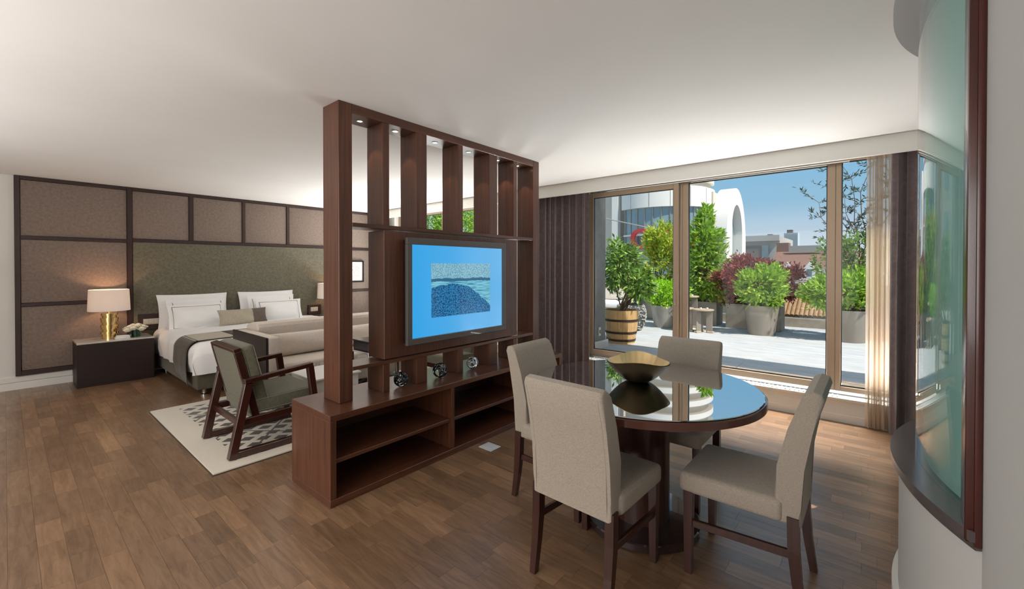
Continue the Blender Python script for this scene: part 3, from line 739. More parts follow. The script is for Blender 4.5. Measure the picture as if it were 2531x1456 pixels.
gaps = [(1.50, 1.735), (1.788, 2.027), (2.127, 2.458), (2.511, 2.838), (2.945, 3.178), (3.233, 3.484)]
spl = ['next to the wide left post', 'second from the left post', 'third from the left post', 'fourth from the left post', 'fifth from the left post', 'beside the far right post']
for gi, (xa, xb) in enumerate(gaps):
    cx = (xa+xb)/2; sp = thing('recessed_spotlight', (cx, 2.765, 2.478), 'tiny recessed spotlight under the partition header, '+spl[gi], 'spotlight', 'spotlights under the partition header')
    bm = BM(); lathe(bm, (cx, 2.765), [(0.026, 2.4779), (0.026, 2.474), (0.017, 2.474), (0.015, 2.4775)], 20, cap=False); obj('trim_ring', bm, M_chrome, sp, True)
    bm = BM(); cyl(bm, (cx, 2.765), 0.016, 0.016, 2.4752, 2.4778, 16); obj('lens', bm, emis('spot_lens', (1, 0.9, 0.75), 12), sp)
    d = bpy.data.lights.new('header_spot', 'SPOT'); d.energy = 3.0; d.spot_size = math.radians(70); d.color = (1, 0.85, 0.65); d.shadow_soft_size = 0.012
    o = bpy.data.objects.new('header_spot', d); C.objects.link(o); o.location = (cx, 2.765, 2.470)
# television
tv = thing('television', (2.43, 2.63, 0.876), 'framed flat television showing a blue seascape engraving, mounted on the partition', 'television')
single('casing', M_black, 1.90, 2.965, 2.60, 2.655, 0.89, 1.652, tv, 0.004, 1)
for a in ((1.884, 2.981, 1.618, 1.668), (1.884, 2.981, 0.876, 0.922), (1.884, 1.931, 0.922, 1.618), (2.931, 2.981, 0.922, 1.618)):
    single('bezel', M_blackgl, a[0], a[1], 2.585, 2.612, a[2], a[3], tv, 0.003, 1)
def mat_screen():
    m, t, b = new_mat('screen_picture')
    g = N(t, 'ShaderNodeTexCoord'); s = N(t, 'ShaderNodeSeparateXYZ'); t.links.new(g.outputs['Object'], s.inputs[0])
    def mth(op, a, b_=None, v=None):
        n = N(t, 'ShaderNodeMath', operation=op)
        if hasattr(a, 'node'): t.links.new(a, n.inputs[0])
        else: n.inputs[0].default_value = a
        if b_ is not None: t.links.new(b_, n.inputs[1])
        if v is not None: n.inputs[1].default_value = v
        return n.outputs[0]
    x, z = s.outputs[0], s.outputs[2]     # x: -0.5..0.5 ; z: 0.046..0.742 (object origin at the television base)
    def mixc(f, a, b_):
        n = N(t, 'ShaderNodeMix', data_type='RGBA')
        if hasattr(f, 'node'): t.links.new(f, n.inputs[0])
        for sl, c in ((6, a), (7, b_)):
            if isinstance(c, tuple): n.inputs[sl].default_value = (*c, 1)
            else: t.links.new(c, n.inputs[sl])
        return n.outputs[2]
    gx = N(t, 'ShaderNodeMapRange'); gx.inputs[1].default_value = -0.5; gx.inputs[2].default_value = 0.5; t.links.new(x, gx.inputs[0])
    base = mixc(gx.outputs[0], (0.03, 0.37, 0.80), (0.14, 0.46, 0.82))
    inr = mth('MULTIPLY', mth('MULTIPLY', mth('GREATER_THAN', x, v=-0.315), mth('LESS_THAN', x, v=0.345)), mth('MULTIPLY', mth('GREATER_THAN', z, v=0.185), mth('LESS_THAN', z, v=0.605)))
    no = N(t, 'ShaderNodeTexNoise'); no.inputs['Scale'].default_value = 95; no.inputs['Detail'].default_value = 3; t.links.new(g.outputs['Object'], no.inputs['Vector'])
    stip = N(t, 'ShaderNodeMapRange'); stip.inputs[1].default_value = 0.42; stip.inputs[2].default_value = 0.58; t.links.new(no.outputs[0], stip.inputs[0])
    sky = mixc(stip.outputs[0], (0.12, 0.33, 0.46), (0.30, 0.56, 0.66))
    mp = N(t, 'ShaderNodeMapping'); mp.inputs['Scale'].default_value = (6, 1, 130); t.links.new(g.outputs['Object'], mp.inputs[0])
    nw = N(t, 'ShaderNodeTexNoise'); nw.inputs['Scale'].default_value = 1.0; t.links.new(mp.outputs[0], nw.inputs['Vector'])
    sw = N(t, 'ShaderNodeMapRange'); sw.inputs[1].default_value = 0.42; sw.inputs[2].default_value = 0.52; t.links.new(nw.outputs[0], sw.inputs[0])
    sea = mixc(sw.outputs[0], (0.04, 0.24, 0.38), (0.20, 0.55, 0.68))
    hill = mixc(stip.outputs[0], (0.004, 0.045, 0.14), (0.03, 0.24, 0.50))
    # hill edge
    u0 = mth('DIVIDE', mth('SUBTRACT', x, v=-0.08), v=0.34); u = mth('MAXIMUM', u0, mth('MULTIPLY', u0, v=-0.55))
    hz = mth('SUBTRACT', 0.435, mth('MULTIPLY', mth('MULTIPLY', u, u), v=0.13))
    nb = N(t, 'ShaderNodeTexNoise'); nb.inputs['Scale'].default_value = 14; t.links.new(g.outputs['Object'], nb.inputs['Vector'])
    hz = mth('ADD', hz, mth('MULTIPLY', mth('SUBTRACT', nb.outputs[0], v=0.5), v=0.05))
    ish = mth('LESS_THAN', z, hz)
    issky = mth('GREATER_THAN', z, v=0.475)
    coast = mth('LESS_THAN', mth('ABSOLUTE', mth('SUBTRACT', z, mth('ADD', mth('MULTIPLY', nb.outputs[0], v=0.03), mth('MULTIPLY', x, v=0.0))[0:0] if False else mth('ADD', mth('MULTIPLY', nb.outputs[0], v=0.03), None, v=0.458))), v=0.012)
    c = mixc(issky, sea, sky); c = mixc(coast, c, (0.03, 0.13, 0.24)); c = mixc(ish, c, hill)
    c = mixc(inr, base, c)
    t.links.new(c, b.inputs['Emission Color']); b.inputs['Emission Strength'].default_value = 0.85
    b.inputs['Base Color'].default_value = (0.01, 0.01, 0.012, 1); b.inputs['Roughness'].default_value = 0.12
    return m
single('screen', mat_screen(), 1.929, 2.933, 2.597, 2.601, 0.920, 1.620, tv)
# wire balls
def wireball(name, c, R, n, r, seed, label, mat):
    root = thing(name, (c[0], c[1], c[2]-R), label, 'ornament', 'ornamental wire balls on the console')
    q = random.Random(seed)
    for k in range(n):
        bm = BM(); rr_ = R-r-q.random()*0.002
        vs = []
        seg, ms = 28, 6
        nrm = Vector((q.gauss(0, 1), q.gauss(0, 1), q.gauss(0, 1))).normalized(); rot = nrm.to_track_quat('Z', 'Y').to_matrix()
        off = q.uniform(-0.55, 0.55)*R; ra = math.sqrt(max(0, rr_*rr_-off*off))
        ring = []
        for i in range(seg):
            a = 2*PI*i/seg; ring.append([])
            for j in range(ms):
                b = 2*PI*j/ms
                p = Vector(((ra+r*math.cos(b))*math.cos(a), (ra+r*math.cos(b))*math.sin(a), off+r*math.sin(b)))
                ring[-1].append(bm.verts.new(rot @ p+Vector(c)))
        for i in range(seg):
            for j in range(ms): bm.faces.new((ring[i][j], ring[(i+1) % seg][j], ring[(i+1) % seg][(j+1) % ms], ring[i][(j+1) % ms]))
        obj('wire_loop', bm, mat, root, True)
M_wireb = plain('black_nickel', (0.10, 0.11, 0.12), 0.16, 1.0); M_wires = plain('silver_wire', (0.55, 0.58, 0.62), 0.15, 1.0)
wireball('wire_ball', (1.91, 2.70, 0.557+0.056), 0.056, 15, 0.0040, 1, 'black wire ball in the first lower opening of the partition', M_wireb)
wireball('wire_ball', (2.27, 2.68, 0.557+0.060), 0.060, 9, 0.0052, 5, 'black ball of thick metal bands in the middle lower opening of the partition', M_wireb)
wireball('wire_ball', (2.64, 2.68, 0.557+0.055), 0.055, 15, 0.0036, 9, 'silver wire ball, the smallest and farthest along the console', M_wires)
# floor outlet
fo = thing('floor_outlet', (2.515, 2.36, 0), 'square stainless floor socket cover set in the planks by the console', 'floor socket')
single('cover_plate', plain('brushed_steel', (0.72, 0.73, 0.74), 0.4, 0.15), 2.455, 2.575, 2.29, 2.427, 0.0005, 0.006, fo, 0.002, 1)
single('hinged_lid', plain('brushed_steel_lid', (0.78, 0.79, 0.80), 0.35, 0.15), 2.475, 2.555, 2.31, 2.407, 0.006, 0.008, fo, 0.001, 1)

# ================================================================== DINING TABLE
TC = (2.36, 1.02)
dt = thing('dining_table', (TC[0], TC[1], 0), 'round mahogany pedestal dining table with dark glass top', 'table')
bm = BM(); lathe(bm, TC, [(0.305, 0.0), (0.318, 0.006), (0.318, 0.038), (0.312, 0.044), (0, 0.044)], 72); obj('foot_disc', bm, M_footd, dt, True)
bm = BM(); lathe(bm, TC, [(0.157, 0.044), (0.157, 0.735)], 64); obj('pedestal', bm, wood('pedestal_wood', (0.030, 0.010, 0.007), (0.07, 0.026, 0.018), 'z', 0.3, 0.3), dt, True)
bm = BM(); lathe(bm, TC, [(0.20, 0.735), (0.618, 0.738), (0.629, 0.744), (0.629, 0.776), (0.624, 0.780), (0, 0.780)], 96); obj('table_top', bm, M_mahp, dt, True)
M_tglass = plain('smoked_mirror_glass', (0.70, 0.70, 0.70), 0.015, 1.0)
bm = BM(); lathe(bm, TC, [(0.614, 0.7802), (0.618, 0.783), (0.615, 0.786), (0, 0.786)], 96); obj('glass_top', bm, M_tglass, dt, True)
# bowl
bw = thing('bowl', (2.385, 1.05, 0.786), 'wavy-rimmed bronze bowl with gold interior on the dining table', 'bowl')
def bowlsurf(inner):
    bm = BM(); n, mr_ = 96, 14; rows = []
    for j in range(mr_+1):
        t_ = j/mr_
        row = []
        for k in range(n):
            a = 2*PI*k/n
            view = a-math.radians(23.7)
            R = 0.174*(1+0.022*math.cos(4*view))
            lift = 0.013*math.cos(2*view)+0.004*math.cos(4*view)
            r = 0.045+(R-0.045)*t_
            z = 0.787+0.120*(t_**1.7)+lift*t_**2.5
            if inner: r *= 0.985; z += 0.004
            r += (0.0012*math.sin(a*70) if inner else 0)
            row.append(bm.verts.new((2.385+r*math.cos(a), 1.05+r*math.sin(a), z)))
        rows.append(row)
    for a, b in zip(rows, rows[1:]):
        for k in range(n):
            j = (k+1) % n; bm.faces.new((a[k], a[j], b[j], b[k]))
    bm.faces.new(rows[0])
    return bm
obj('outer_shell', bowlsurf(False), plain('dark_bronze', (0.10, 0.075, 0.04), 0.32, 0.85, var=0.25, vscale=12), bw, True)
obj('inner_shell', bowlsurf(True), plain('gold_leaf', (0.95, 0.72, 0.38), 0.38, 0.9, bump=0.3, bscale=60), bw, True)
a_ = bowlsurf(False); a_.free()

# ================================================================== DINING CHAIRS (local: faces +X)
def dining_chair():
    t = thing('dining_chair', (0, 0, 0), '', 'chair')
    for s in (-1, 1):
        y = s*0.195
        bm = BM()
        vs = box(bm, 0.20, 0.242, y-0.021, y+0.021, 0, 0.40)
        for v in vs:
            if v.co.z < 0.1: v.co.x = 0.221+(v.co.x-0.221)*0.75; v.co.y = y+(v.co.y-y)*0.75
        obj('leg', bm, M_leg, t, local=True)
        bm = BM()
        zs = [0, 0.15, 0.28, 0.42]; xs = [-0.235, -0.212, -0.200, -0.197]; ws = [0.015, 0.018, 0.021, 0.021]
        rings = [[bm.verts.new((x+dx*w, y+dy*w, z)) for dx, dy in ((-1, -1), (1, -1), (1, 1), (-1, 1))] for x, z, w in zip(xs, zs, ws)]
        for a, b in zip(rings, rings[1:]):
            for k in range(4): bm.faces.new((a[k], a[(k+1) % 4], b[(k+1) % 4], b[k]))
        bm.faces.new(rings[0]); bm.faces.new(rings[-1])
        obj('leg', bm, M_leg, t, local=True)
        bm = BM(); bar(bm, (-0.205, y, 0.262), (0.215, y, 0.240), 0.020, 0.034, (0, 0, 1), 0.003); obj('stretcher', bm, M_leg, t, local=True)
    # seat
    bm = BM(); n = 14; rows = []
    def sq(u, p): return math.copysign(abs(u)**p, u)
    bx = box(bm, -0.16, 0.262, -0.222, 0.222, 0.385, 0.478, 0.024, 4)
    bmesh.ops.subdivide_edges(bm, edges=[e_ for e_ in bm.edges if e_.calc_length() > 0.2], cuts=6, use_grid_fill=True)
    for v in bm.verts:
        if v.co.z > 0.45: v.co.z += 0.016*max(0, 1-(v.co.x/0.26)**2)*max(0, 1-(v.co.y/0.225)**2)
    obj('seat', bm, M_linen, t, 50, local=True)
    # back: side profile extruded across
    prof = [(-0.226, 0.384), (-0.142, 0.384), (-0.128, 0.46), (-0.138, 0.62), (-0.176, 0.78), (-0.222, 0.91), (-0.234, 0.935), (-0.262, 0.950), (-0.292, 0.942), (-0.302, 0.915), (-0.262, 0.78), (-0.234, 0.62), (-0.224, 0.46)]
    bm = BM(); prism(bm, prof, 'y', -0.207, 0.207)
    es = [e_ for e_ in bm.edges if abs(abs((e_.verts[0].co.y))-0.207) < 1e-4 and abs(e_.verts[0].co.y-e_.verts[1].co.y) < 1e-4]
    bmesh.ops.bevel(bm, geom=es, offset=0.014, segments=3, profile=0.5, affect='EDGES')
    bk = obj('backrest', bm, M_linen, t, 40, local=True)
    bm = BM()
    seam = [(-0.2245, 0.40), (-0.2335, 0.62), (-0.2615, 0.78), (-0.3000, 0.91)]
    mseam = fabric('seam_thread', (0.26, 0.225, 0.18), (0.35, 0.30, 0.25))
    for s in (-1, 1):
        bm = BM()
        for a, b in zip(seam, seam[1:]): rod(bm, (a[0]+0.001, s*0.188, a[1]), (b[0]+0.001, s*0.188, b[1]), 0.0022, 5)
        obj('seam', bm, mseam, bk, local=True)
    return t
dc = dining_chair(); gch = 'linen dining chairs round the table'
dc.location = (1.845, 1.025, 0); dc.rotation_euler = (0, 0, math.radians(-2)); dc['label'] = 'linen dining chair seen from behind, nearest the camera in front of the table'; dc['group'] = gch
dup(dc, (2.29, 0.445, 0), PI/2, 'linen dining chair in side view at the right of the table by the bay', gch)
dup(dc, (2.845, 0.985, 0), PI, 'linen dining chair between the round table and the terrace window', gch)
dup(dc, (2.29, 1.51, 0), -PI/2+0.03, 'linen dining chair between the round table and the partition console', gch)

# ================================================================== CURTAINS
def curtain(name, x, y0, y1, z0, z1, folds, amp, mat, label, cat, seed=0, sweep_=0.0, th=0.004):
    q = random.Random(seed); n = folds*14
    phs = [q.uniform(0.7, 1.3) for _ in range(folds+2)]; 
    root = thing(name, (x, (y0+y1)/2, z0), label, cat)
    bm = BM(); zs = [z0, z0+0.3, z0+0.8, z0+1.3, z0+1.8, z1-0.1, z1]
    cum = [0]
    for k in range(n): cum.append(cum[-1]+phs[int(k/14)])
    rows = []
    for z in zs:
        f = (z-z0)/(z1-z0); row = []
        for k in range(n+1):
            u = cum[k]/cum[-1]; y = y0+(y1-y0)*u; y += sweep_*(1-f)**1.3*(1-u)
            a = 2*PI*k/14; am = amp*(0.75+0.35*(1-f))*phs[min(len(phs)-1, int(k/14))]
            row.append(bm.verts.new((x+am*math.sin(a)+0.25*am*math.sin(2.3*a+f*2), y+0.010*math.sin(2*a+1), z)))
        rows.append(row)
    for a, b in zip(rows, rows[1:]):
        for k in range(n): bm.faces.new((a[k], a[k+1], b[k+1], b[k]))
    o = obj('cloth', bm, mat, root, 80); 
    if th: s_ = o.modifiers.new('t', 'SOLIDIFY'); s_.thickness = th
    bm = BM()
    r0 = [(v) for v in range(1)]
    box(bm, x-amp*0.6, x+amp*0.6, y0, y1, z1-0.004, z1+0.012)
    obj('heading', bm, mat, root)
    return root
curtain('drape', 4.93, 2.84, 3.86, 0.012, 2.50, 10, 0.032, M_drape, 'long plum brown drape between the partition and the terrace window', 'curtain', 3)
curtain('drape', 4.93, -0.74, -0.115, 0.012, 2.50, 5, 0.055, M_drape, 'long plum brown drape beside the curved glass bay', 'curtain', 5, 0.03)
curtain('drape', 4.93, 7.42, 7.72, 0.012, 2.50, 4, 0.04, M_drape, 'dark drape in the far bedroom corner, glimpsed through the partition slats', 'curtain', 8)
def mat_sheer():
    m = bpy.data.materials.new('sheer_voile'); m.use_nodes = True; t = m.node_tree; t.nodes.clear()
    o = N(t, 'ShaderNodeOutputMaterial'); mx = N(t, 'ShaderNodeMixShader'); tr = N(t, 'ShaderNodeBsdfTransparent'); df = N(t, 'ShaderNodeBsdfDiffuse'); tl = N(t, 'ShaderNodeBsdfTranslucent'); m2 = N(t, 'ShaderNodeMixShader')
    df.inputs[0].default_value = (0.70, 0.58, 0.46, 1); tl.inputs[0].default_value = (0.62, 0.50, 0.39, 1); tr.inputs[0].default_value = (0.95, 0.92, 0.88, 1)
    t.links.new(df.outputs[0], m2.inputs[1]); t.links.new(tl.outputs[0], m2.inputs[2]); m2.inputs[0].default_value = 0.5
    lw = N(t, 'ShaderNodeLayerWeight'); lw.inputs[0].default_value = 0.45
    mr = N(t, 'ShaderNodeMapRange'); mr.inputs[3].default_value = 0.50; mr.inputs[4].default_value = 0.95; t.links.new(lw.outputs['Facing'], mr.inputs[0])
    t.links.new(mr.outputs[0], mx.inputs[0]); t.links.new(tr.outputs[0], mx.inputs[1]); t.links.new(m2.outputs[0], mx.inputs[2]); t.links.new(mx.outputs[0], o.inputs[0]); return m
curtain('sheer_curtain', 5.0, -0.16, 0.045, 0.012, 2.50, 5, 0.02, mat_sheer(), 'translucent beige sheer curtain hanging just left of the drape by the bay', 'curtain', 2, 0.0, 0)

# ================================================================== CURVED BAY
BC = (2.43, -1.40); A0, A1 = 118.25, 61.75
bm = BM(); arcring(bm, BC, 1.22, 1.3135, -0.1, 0.645, A0, A1); struct('wall_bay', bm, M_grey, smooth=True)
bm = BM(); arcring(bm, BC, 1.30, 1.334, 0.0, 0.125, A0, A1); struct('baseboard_bay', bm, M_wallw, smooth=True)
bm = BM(); arcring(bm, BC, 1.20, 1.342, 0.655, 0.685, A0, A1); arcring(bm, BC, 1.20, 1.330, 0.632, 0.655, A0, A1); tag(obj('bay_sill', bm, M_sill, smooth=30), 'curved dark wood sill below the teal glass bay', 'sill')
bm = BM(); arcring(bm, BC, 1.20, 1.342, 2.50, 2.539, A0, A1); tag(obj('bay_head_trim', bm, plain('grey_head_paint', (0.33, 0.31, 0.31), 0.4), smooth=30), 'curved grey ledge at the ceiling above the teal glass bay', 'trim')
bay = thing('curved_glass_bay', (2.43, -0.14, 0.685), 'tall curved teal glass screen bulging from the right wall', 'glass screen')
M_teal = thin_glass('teal_bay_glass', (0.86, 0.95, 0.94), 1.6)
bm = BM(); arcring(bm, BC, 1.255, 1.263, 0.686, 2.50, A0-1.5, A1+1.5, 96); obj('glass_pane', bm, M_teal, bay, 40)
bm = BM(); arcring(bm, BC, 1.235, 1.24, 0.686, 2.50, A0-1.5, A1+1.5, 64); obj('frosted_backing', bm, plain('frosted_film', (0.52, 0.70, 0.67), 0.7), bay, 40)
mp_ = thing('mahogany_casing', (1.845, -0.25, 0.645), 'tall red mahogany casing post at the near end of the curved bay', 'casing')
single('post_face', M_postd, 1.806, 1.885, -0.33, -0.207, 0.648, 2.539, mp_, 0.006, 2, True)
single('edge_bead', M_postd, 1.800, 1.812, -0.243, -0.225, 0.640, 2.539, mp_, 0.004, 2, True)

# ================================================================== TERRACE
TZ = 0.30
ter = sempty('terrace_floor', (0, 0, 0))
M_slab = plain('pale_grey_paving', (0.50, 0.50, 0.50), 0.75, var=0.13, vscale=7, bump=0.3, bscale=30)
def mat_slab():
    m, t, b = new_mat('pale_grey_paving')
    g = N(t, 'ShaderNodeNewGeometry'); mp = N(t, 'ShaderNodeMapping'); mp.inputs['Scale'].default_value = (26, 2.4, 1); t.links.new(g.outputs['Position'], mp.inputs[0])
    n1 = N(t, 'ShaderNodeTexNoise'); n1.inputs['Scale'].default_value = 1; n1.inputs['Detail'].default_value = 7; n1.inputs['Roughness'].default_value = 0.7; t.links.new(mp.outputs[0], n1.inputs['Vector'])
    r = N(t, 'ShaderNodeValToRGB'); r.color_ramp.elements[0].position = 0.30; r.color_ramp.elements[1].position = 0.62
    r.color_ramp.elements[0].color = (0.33, 0.335, 0.345, 1); r.color_ramp.elements[1].color = (0.54, 0.535, 0.53, 1)
    t.links.new(n1.outputs[0], r.inputs[0]); t.links.new(r.outputs[0], b.inputs['Base Color']); b.inputs['Roughness'].default_value = 0.75; return m
M_slab = mat_slab()
bm = BM(); box(bm, 5.44, 13.5, -5, 12.2, TZ-0.5, TZ-0.012); obj('paving_bed', bm, plain('paving_mortar', (0.28, 0.28, 0.28), 0.9), ter)
y = -3.6; k = 0
mesh_slab = None
while y < 10.7:
    x = 5.45
    while x < 9.9:
        if mesh_slab is None:
            bm = BM(); box(bm, 0.0015, 0.5985, 0.0015, 1.1985, -0.02, 0, 0.002, 1); s0 = obj('paving_slab', bm, M_slab, ter, local=True); mesh_slab = s0.data; s0.location = (x, y, TZ)
        else:
            s_ = bpy.data.objects.new('paving_slab', mesh_slab); C.objects.link(s_); s_.parent = ter; s_.location = (x, y, TZ)
        x += 0.6
    y += 1.2; k += 1
bm = BM(); box(bm, 5.10, 5.57, -5, 11, 2.76, 3.0); struct('wall_overhang', bm, M_wall)
M_render = plain('grey_render', (0.20, 0.195, 0.19), 0.9, var=0.10, vscale=12, bump=0.4, bscale=120)
bm = BM(); box(bm, 5.262, 5.612, 2.968, 2.989, TZ, 2.76); struct('wall_fin', bm, M_render)
ob_ = thing('marble_skirting', (5.45, 2.96, TZ), 'pale marble skirting at the foot of the grey outdoor pier', 'skirting')
single('slab', M_marble, 5.265, 5.66, 2.945, 2.967, TZ, TZ+0.11, ob_, 0.002, 1)
os_ = thing('outdoor_socket', (5.43, 2.96, 0.48), 'small cream outdoor socket on the grey pier outside the window', 'socket')
single('plate', M_plate, 5.40, 5.46, 2.955, 2.967, 0.48, 0.60, os_, 0.003, 1); single('flap', M_black, 5.418, 5.442, 2.949, 2.956, 0.515, 0.565, os_, 0.002, 1)

# ---- plants
def leaves(bm, pts, L, Wd, rnd, droop=0.3, upw=0.3):
    for p, outd in pts:
        d = (outd*0.8+Vector((rnd.gauss(0, 0.6), rnd.gauss(0, 0.6), rnd.gauss(upw, 0.55)-droop*0.3))).normalized()
        s = d.cross(Vector((rnd.gauss(0, 1), rnd.gauss(0, 1), rnd.gauss(0, 1)))).normalized(); n_ = s.cross(d)
        l = L*rnd.uniform(0.65, 1.25); w = Wd*rnd.uniform(0.7, 1.2)
        a = bm.verts.new(p); b = bm.verts.new(p+d*l*0.5+s*w*0.5+n_*l*0.06); c = bm.verts.new(p+d*l); e_ = bm.verts.new(p+d*l*0.5-s*w*0.5+n_*l*0.06)
        bm.faces.new((a, b, c)); bm.faces.new((a, c, e_))
def blob_points(n, c, r, rnd, clumps=0, fill=0.55):
    """points scattered in an ellipsoid, gathered in clumps"""
    c = Vector(c); out = []
    cl = []
    for _ in range(clumps or 1):
        v = Vector((rnd.gauss(0, 1), rnd.gauss(0, 1), rnd.gauss(0, 1))).normalized()*(rnd.uniform(fill, 0.92))
        cl.append(v)
    for i in range(n):
        if clumps:
            v = rnd.choice(cl); q = v+Vector((rnd.gauss(0, 1), rnd.gauss(0, 1), rnd.gauss(0, 1)))*0.15
        else: q = Vector((rnd.gauss(0, 1), rnd.gauss(0, 1), rnd.gauss(0, 1))).normalized()*rnd.uniform(fill, 1)
        out.append((c+Vector((q.x*r[0], q.y*r[1], q.z*r[2])), q.normalized() if q.length > 1e-3 else Vector((0, 0, 1))))
    return out
ML_bright = leafmat('bright_leaves', (0.10, 0.24, 0.02), (0.38, 0.60, 0.06), (0.62, 0.72, 0.12))
ML_yel = leafmat('yellow_green_leaves', (0.18, 0.32, 0.02), (0.55, 0.64, 0.06), (0.85, 0.66, 0.14))
ML_dark = leafmat('glossy_green_leaves', (0.05, 0.13, 0.02), (0.24, 0.42, 0.06), (0.42, 0.55, 0.16))
ML_lime = leafmat('lime_leaves', (0.22, 0.45, 0.02), (0.50, 0.78, 0.05))
ML_red = leafmat('maple_leaves', (0.10, 0.03, 0.03), (0.32, 0.085, 0.08), (0.55, 0.13, 0.12))
ML_oliv = leafmat('olive_tree_leaves', (0.025, 0.04, 0.03), (0.09, 0.12, 0.08))
M_bark = plain('bark', (0.11, 0.075, 0.05), 0.9, bump=0.6, bscale=60, var=0.3, vscale=20)
M_soil = plain('bark_mulch', (0.13, 0.055, 0.035), 0.95, var=0.5, vscale=60, bump=0.8, bscale=60)
M_pot = plain('taupe_resin_pot', (0.245, 0.215, 0.18), 0.55, var=0.06, vscale=4)
M_potz = plain('zinc_pot', (0.36, 0.335, 0.305), 0.40, 0.35, var=0.10, vscale=5)
def soil(c, r, z, parent):
    bm = BM(); lathe(bm, c, [(r, z-0.02), (r, z), (0, z+0.01)], 28); return obj('soil', bm, M_soil, parent)
def roundpot(name, c, r0, r1, h, mat, label, z0=TZ):
    t = thing(name, (c[0], c[1], z0), label, 'planter')
    bm = BM(); lathe(bm, c, [(r0, z0), (r1, z0+h), (r1-0.02, z0+h), (r1-0.03, z0+h-0.06), (r1-0.035, z0+h-0.07)], 44); obj('pot', bm, mat, t, True)
    soil(c, r1-0.03, z0+h-0.045, t); return t
def boxpot(name, x0, x1, y0, y1, h, mat, label, z0=TZ):
    t = thing(name, ((x0+x1)/2, (y0+y1)/2, z0), label, 'planter')
    single('planter_box', mat, x0, x1, y0, y1, z0, z0+h-0.03, t, 0.006, 1)
    for a in ((x0, x1, y0, y0+0.02), (x0, x1, y1-0.02, y1), (x0, x0+0.02, y0+0.02, y1-0.02), (x1-0.02, x1, y0+0.02, y1-0.02)): single('rim', mat, *a, z0+h-0.03, z0+h, t)
    single('soil', M_soil, x0+0.021, x1-0.021, y0+0.021, y1-0.021, z0+h-0.029, z0+h-0.015, t); return t
def stems(bm, base, tops, r, rnd, wob=0.04, n=4):
    for tp in tops:
        a = Vector(base)+Vector((rnd.uniform(-1, 1), rnd.uniform(-1, 1), 0))*r*3; b = Vector(tp); pr_ = a
        for k in range(1, n+1):
            q = a.lerp(b, k/n)+(Vector((rnd.uniform(-wob, wob), rnd.uniform(-wob, wob), 0)) if k < n else Vector())
            rod(bm, pr_, q, r*(1-0.6*(k-1)/n), 6, r*(1-0.6*k/n)); pr_ = q
def bush(name, base, zb, blobs, L, Wd, mat, label, seed, nst=6, str_=0.010, clump=30, cat='shrub'):
    rnd = random.Random(seed); t = thing(name, (base[0], base[1], zb), label, cat)
    bm = BM(); tops = []
    for _ in range(nst):
        c, r, n = rnd.choice(blobs); tops.append(Vector(c)+Vector((rnd.uniform(-.6, .6)*r[0], rnd.uniform(-.6, .6)*r[1], rnd.uniform(-.5, .5)*r[2])))
    stems(bm, (base[0], base[1], zb), tops, str_, rnd); obj('stem', bm, M_bark, t)
    bm = BM()
    for c, r, n in blobs: leaves(bm, blob_points(n, c, r, rnd, clump), L, Wd, rnd)
    obj('foliage', bm, mat, t, kind='stuff'); return t
# pots (world positions measured on the terrace)
roundpot('taupe_pot', (8.38, 1.47), 0.205, 0.265, 0.50, M_pot, 'tapered taupe pot with green shrub, in the middle of the large pane')
bush('pittosporum_shrub', (8.38, 1.47), TZ+0.46, [((8.38, 1.47, 1.10), (0.38, 0.37, 0.34), 3000), ((8.36, 1.30, 0.96), (0.2, 0.2, 0.2), 800), ((8.4, 1.35, 1.34), (0.22, 0.22, 0.16), 500)], 0.085, 0.032, ML_bright, 'dense bright green shrub spilling over the taupe pot in the large pane', 21)
roundpot('taupe_pot', (8.46, 0.28), 0.20, 0.27, 0.49, M_pot, 'tapered taupe pot behind the narrow right pane')
bush('pittosporum_shrub', (8.46, 0.28), TZ+0.45, [((8.44, 0.42, 1.04), (0.36, 0.50, 0.30), 2600), ((8.45, 0.64, 1.08), (0.2, 0.18, 0.26), 700), ((8.46, 0.12, 1.15), (0.30, 0.24, 0.28), 900)], 0.085, 0.032, ML_bright, 'wide bright green shrub in the right-hand taupe pot', 22)
roundpot('zinc_tub', (8.24, 3.06), 0.215, 0.285, 0.42, M_potz, 'round metallic tub holding the clipped lime-green ball shrub')
bush('ball_shrub', (8.24, 3.06), TZ+0.38, [((8.24, 3.06, 0.93), (0.36, 0.36, 0.27), 5200)], 0.05, 0.028, ML_lime, 'rounded lime-green ball shrub in the metallic tub', 23, clump=60)
boxpot('long_planter', 8.85, 9.30, 1.25, 2.15, 0.46, M_pot, 'long taupe planter box under the red maple')
bush('japanese_maple', (9.05, 1.75), TZ+0.43, [((9.08, 1.85, 1.30), (0.40, 0.62, 0.36), 5200), ((9.05, 2.08, 1.05), (0.3, 0.3, 0.35), 1800), ((9.1, 1.20, 1.20), (0.30, 0.26, 0.36), 2400)], 0.075, 0.028, ML_red, 'dark red Japanese maple bush behind the green pot shrub', 24, 8, 0.014)
boxpot('long_planter', 9.0, 9.45, 2.35, 3.2, 0.46, M_pot, 'taupe planter box behind the wooden side tables')
bush('tall_photinia', (9.2, 2.75), TZ+0.43, [((9.2, 2.62, 1.35), (0.42, 0.55, 0.60), 5600), ((9.2, 2.72, 1.95), (0.3, 0.36, 0.42), 2200), ((9.2, 2.62, 2.40), (0.13, 0.14, 0.30), 500), ((9.15, 2.25, 1.12), (0.32, 0.30, 0.34), 1300)], 0.125, 0.045, ML_bright, 'tall bright green shrub rising beside the window mullion to the sky', 25, 9, 0.014)
boxpot('long_planter', 9.3, 9.7, 3.3, 4.2, 0.46, M_potz, 'grey planter box half hidden behind the ball shrub')
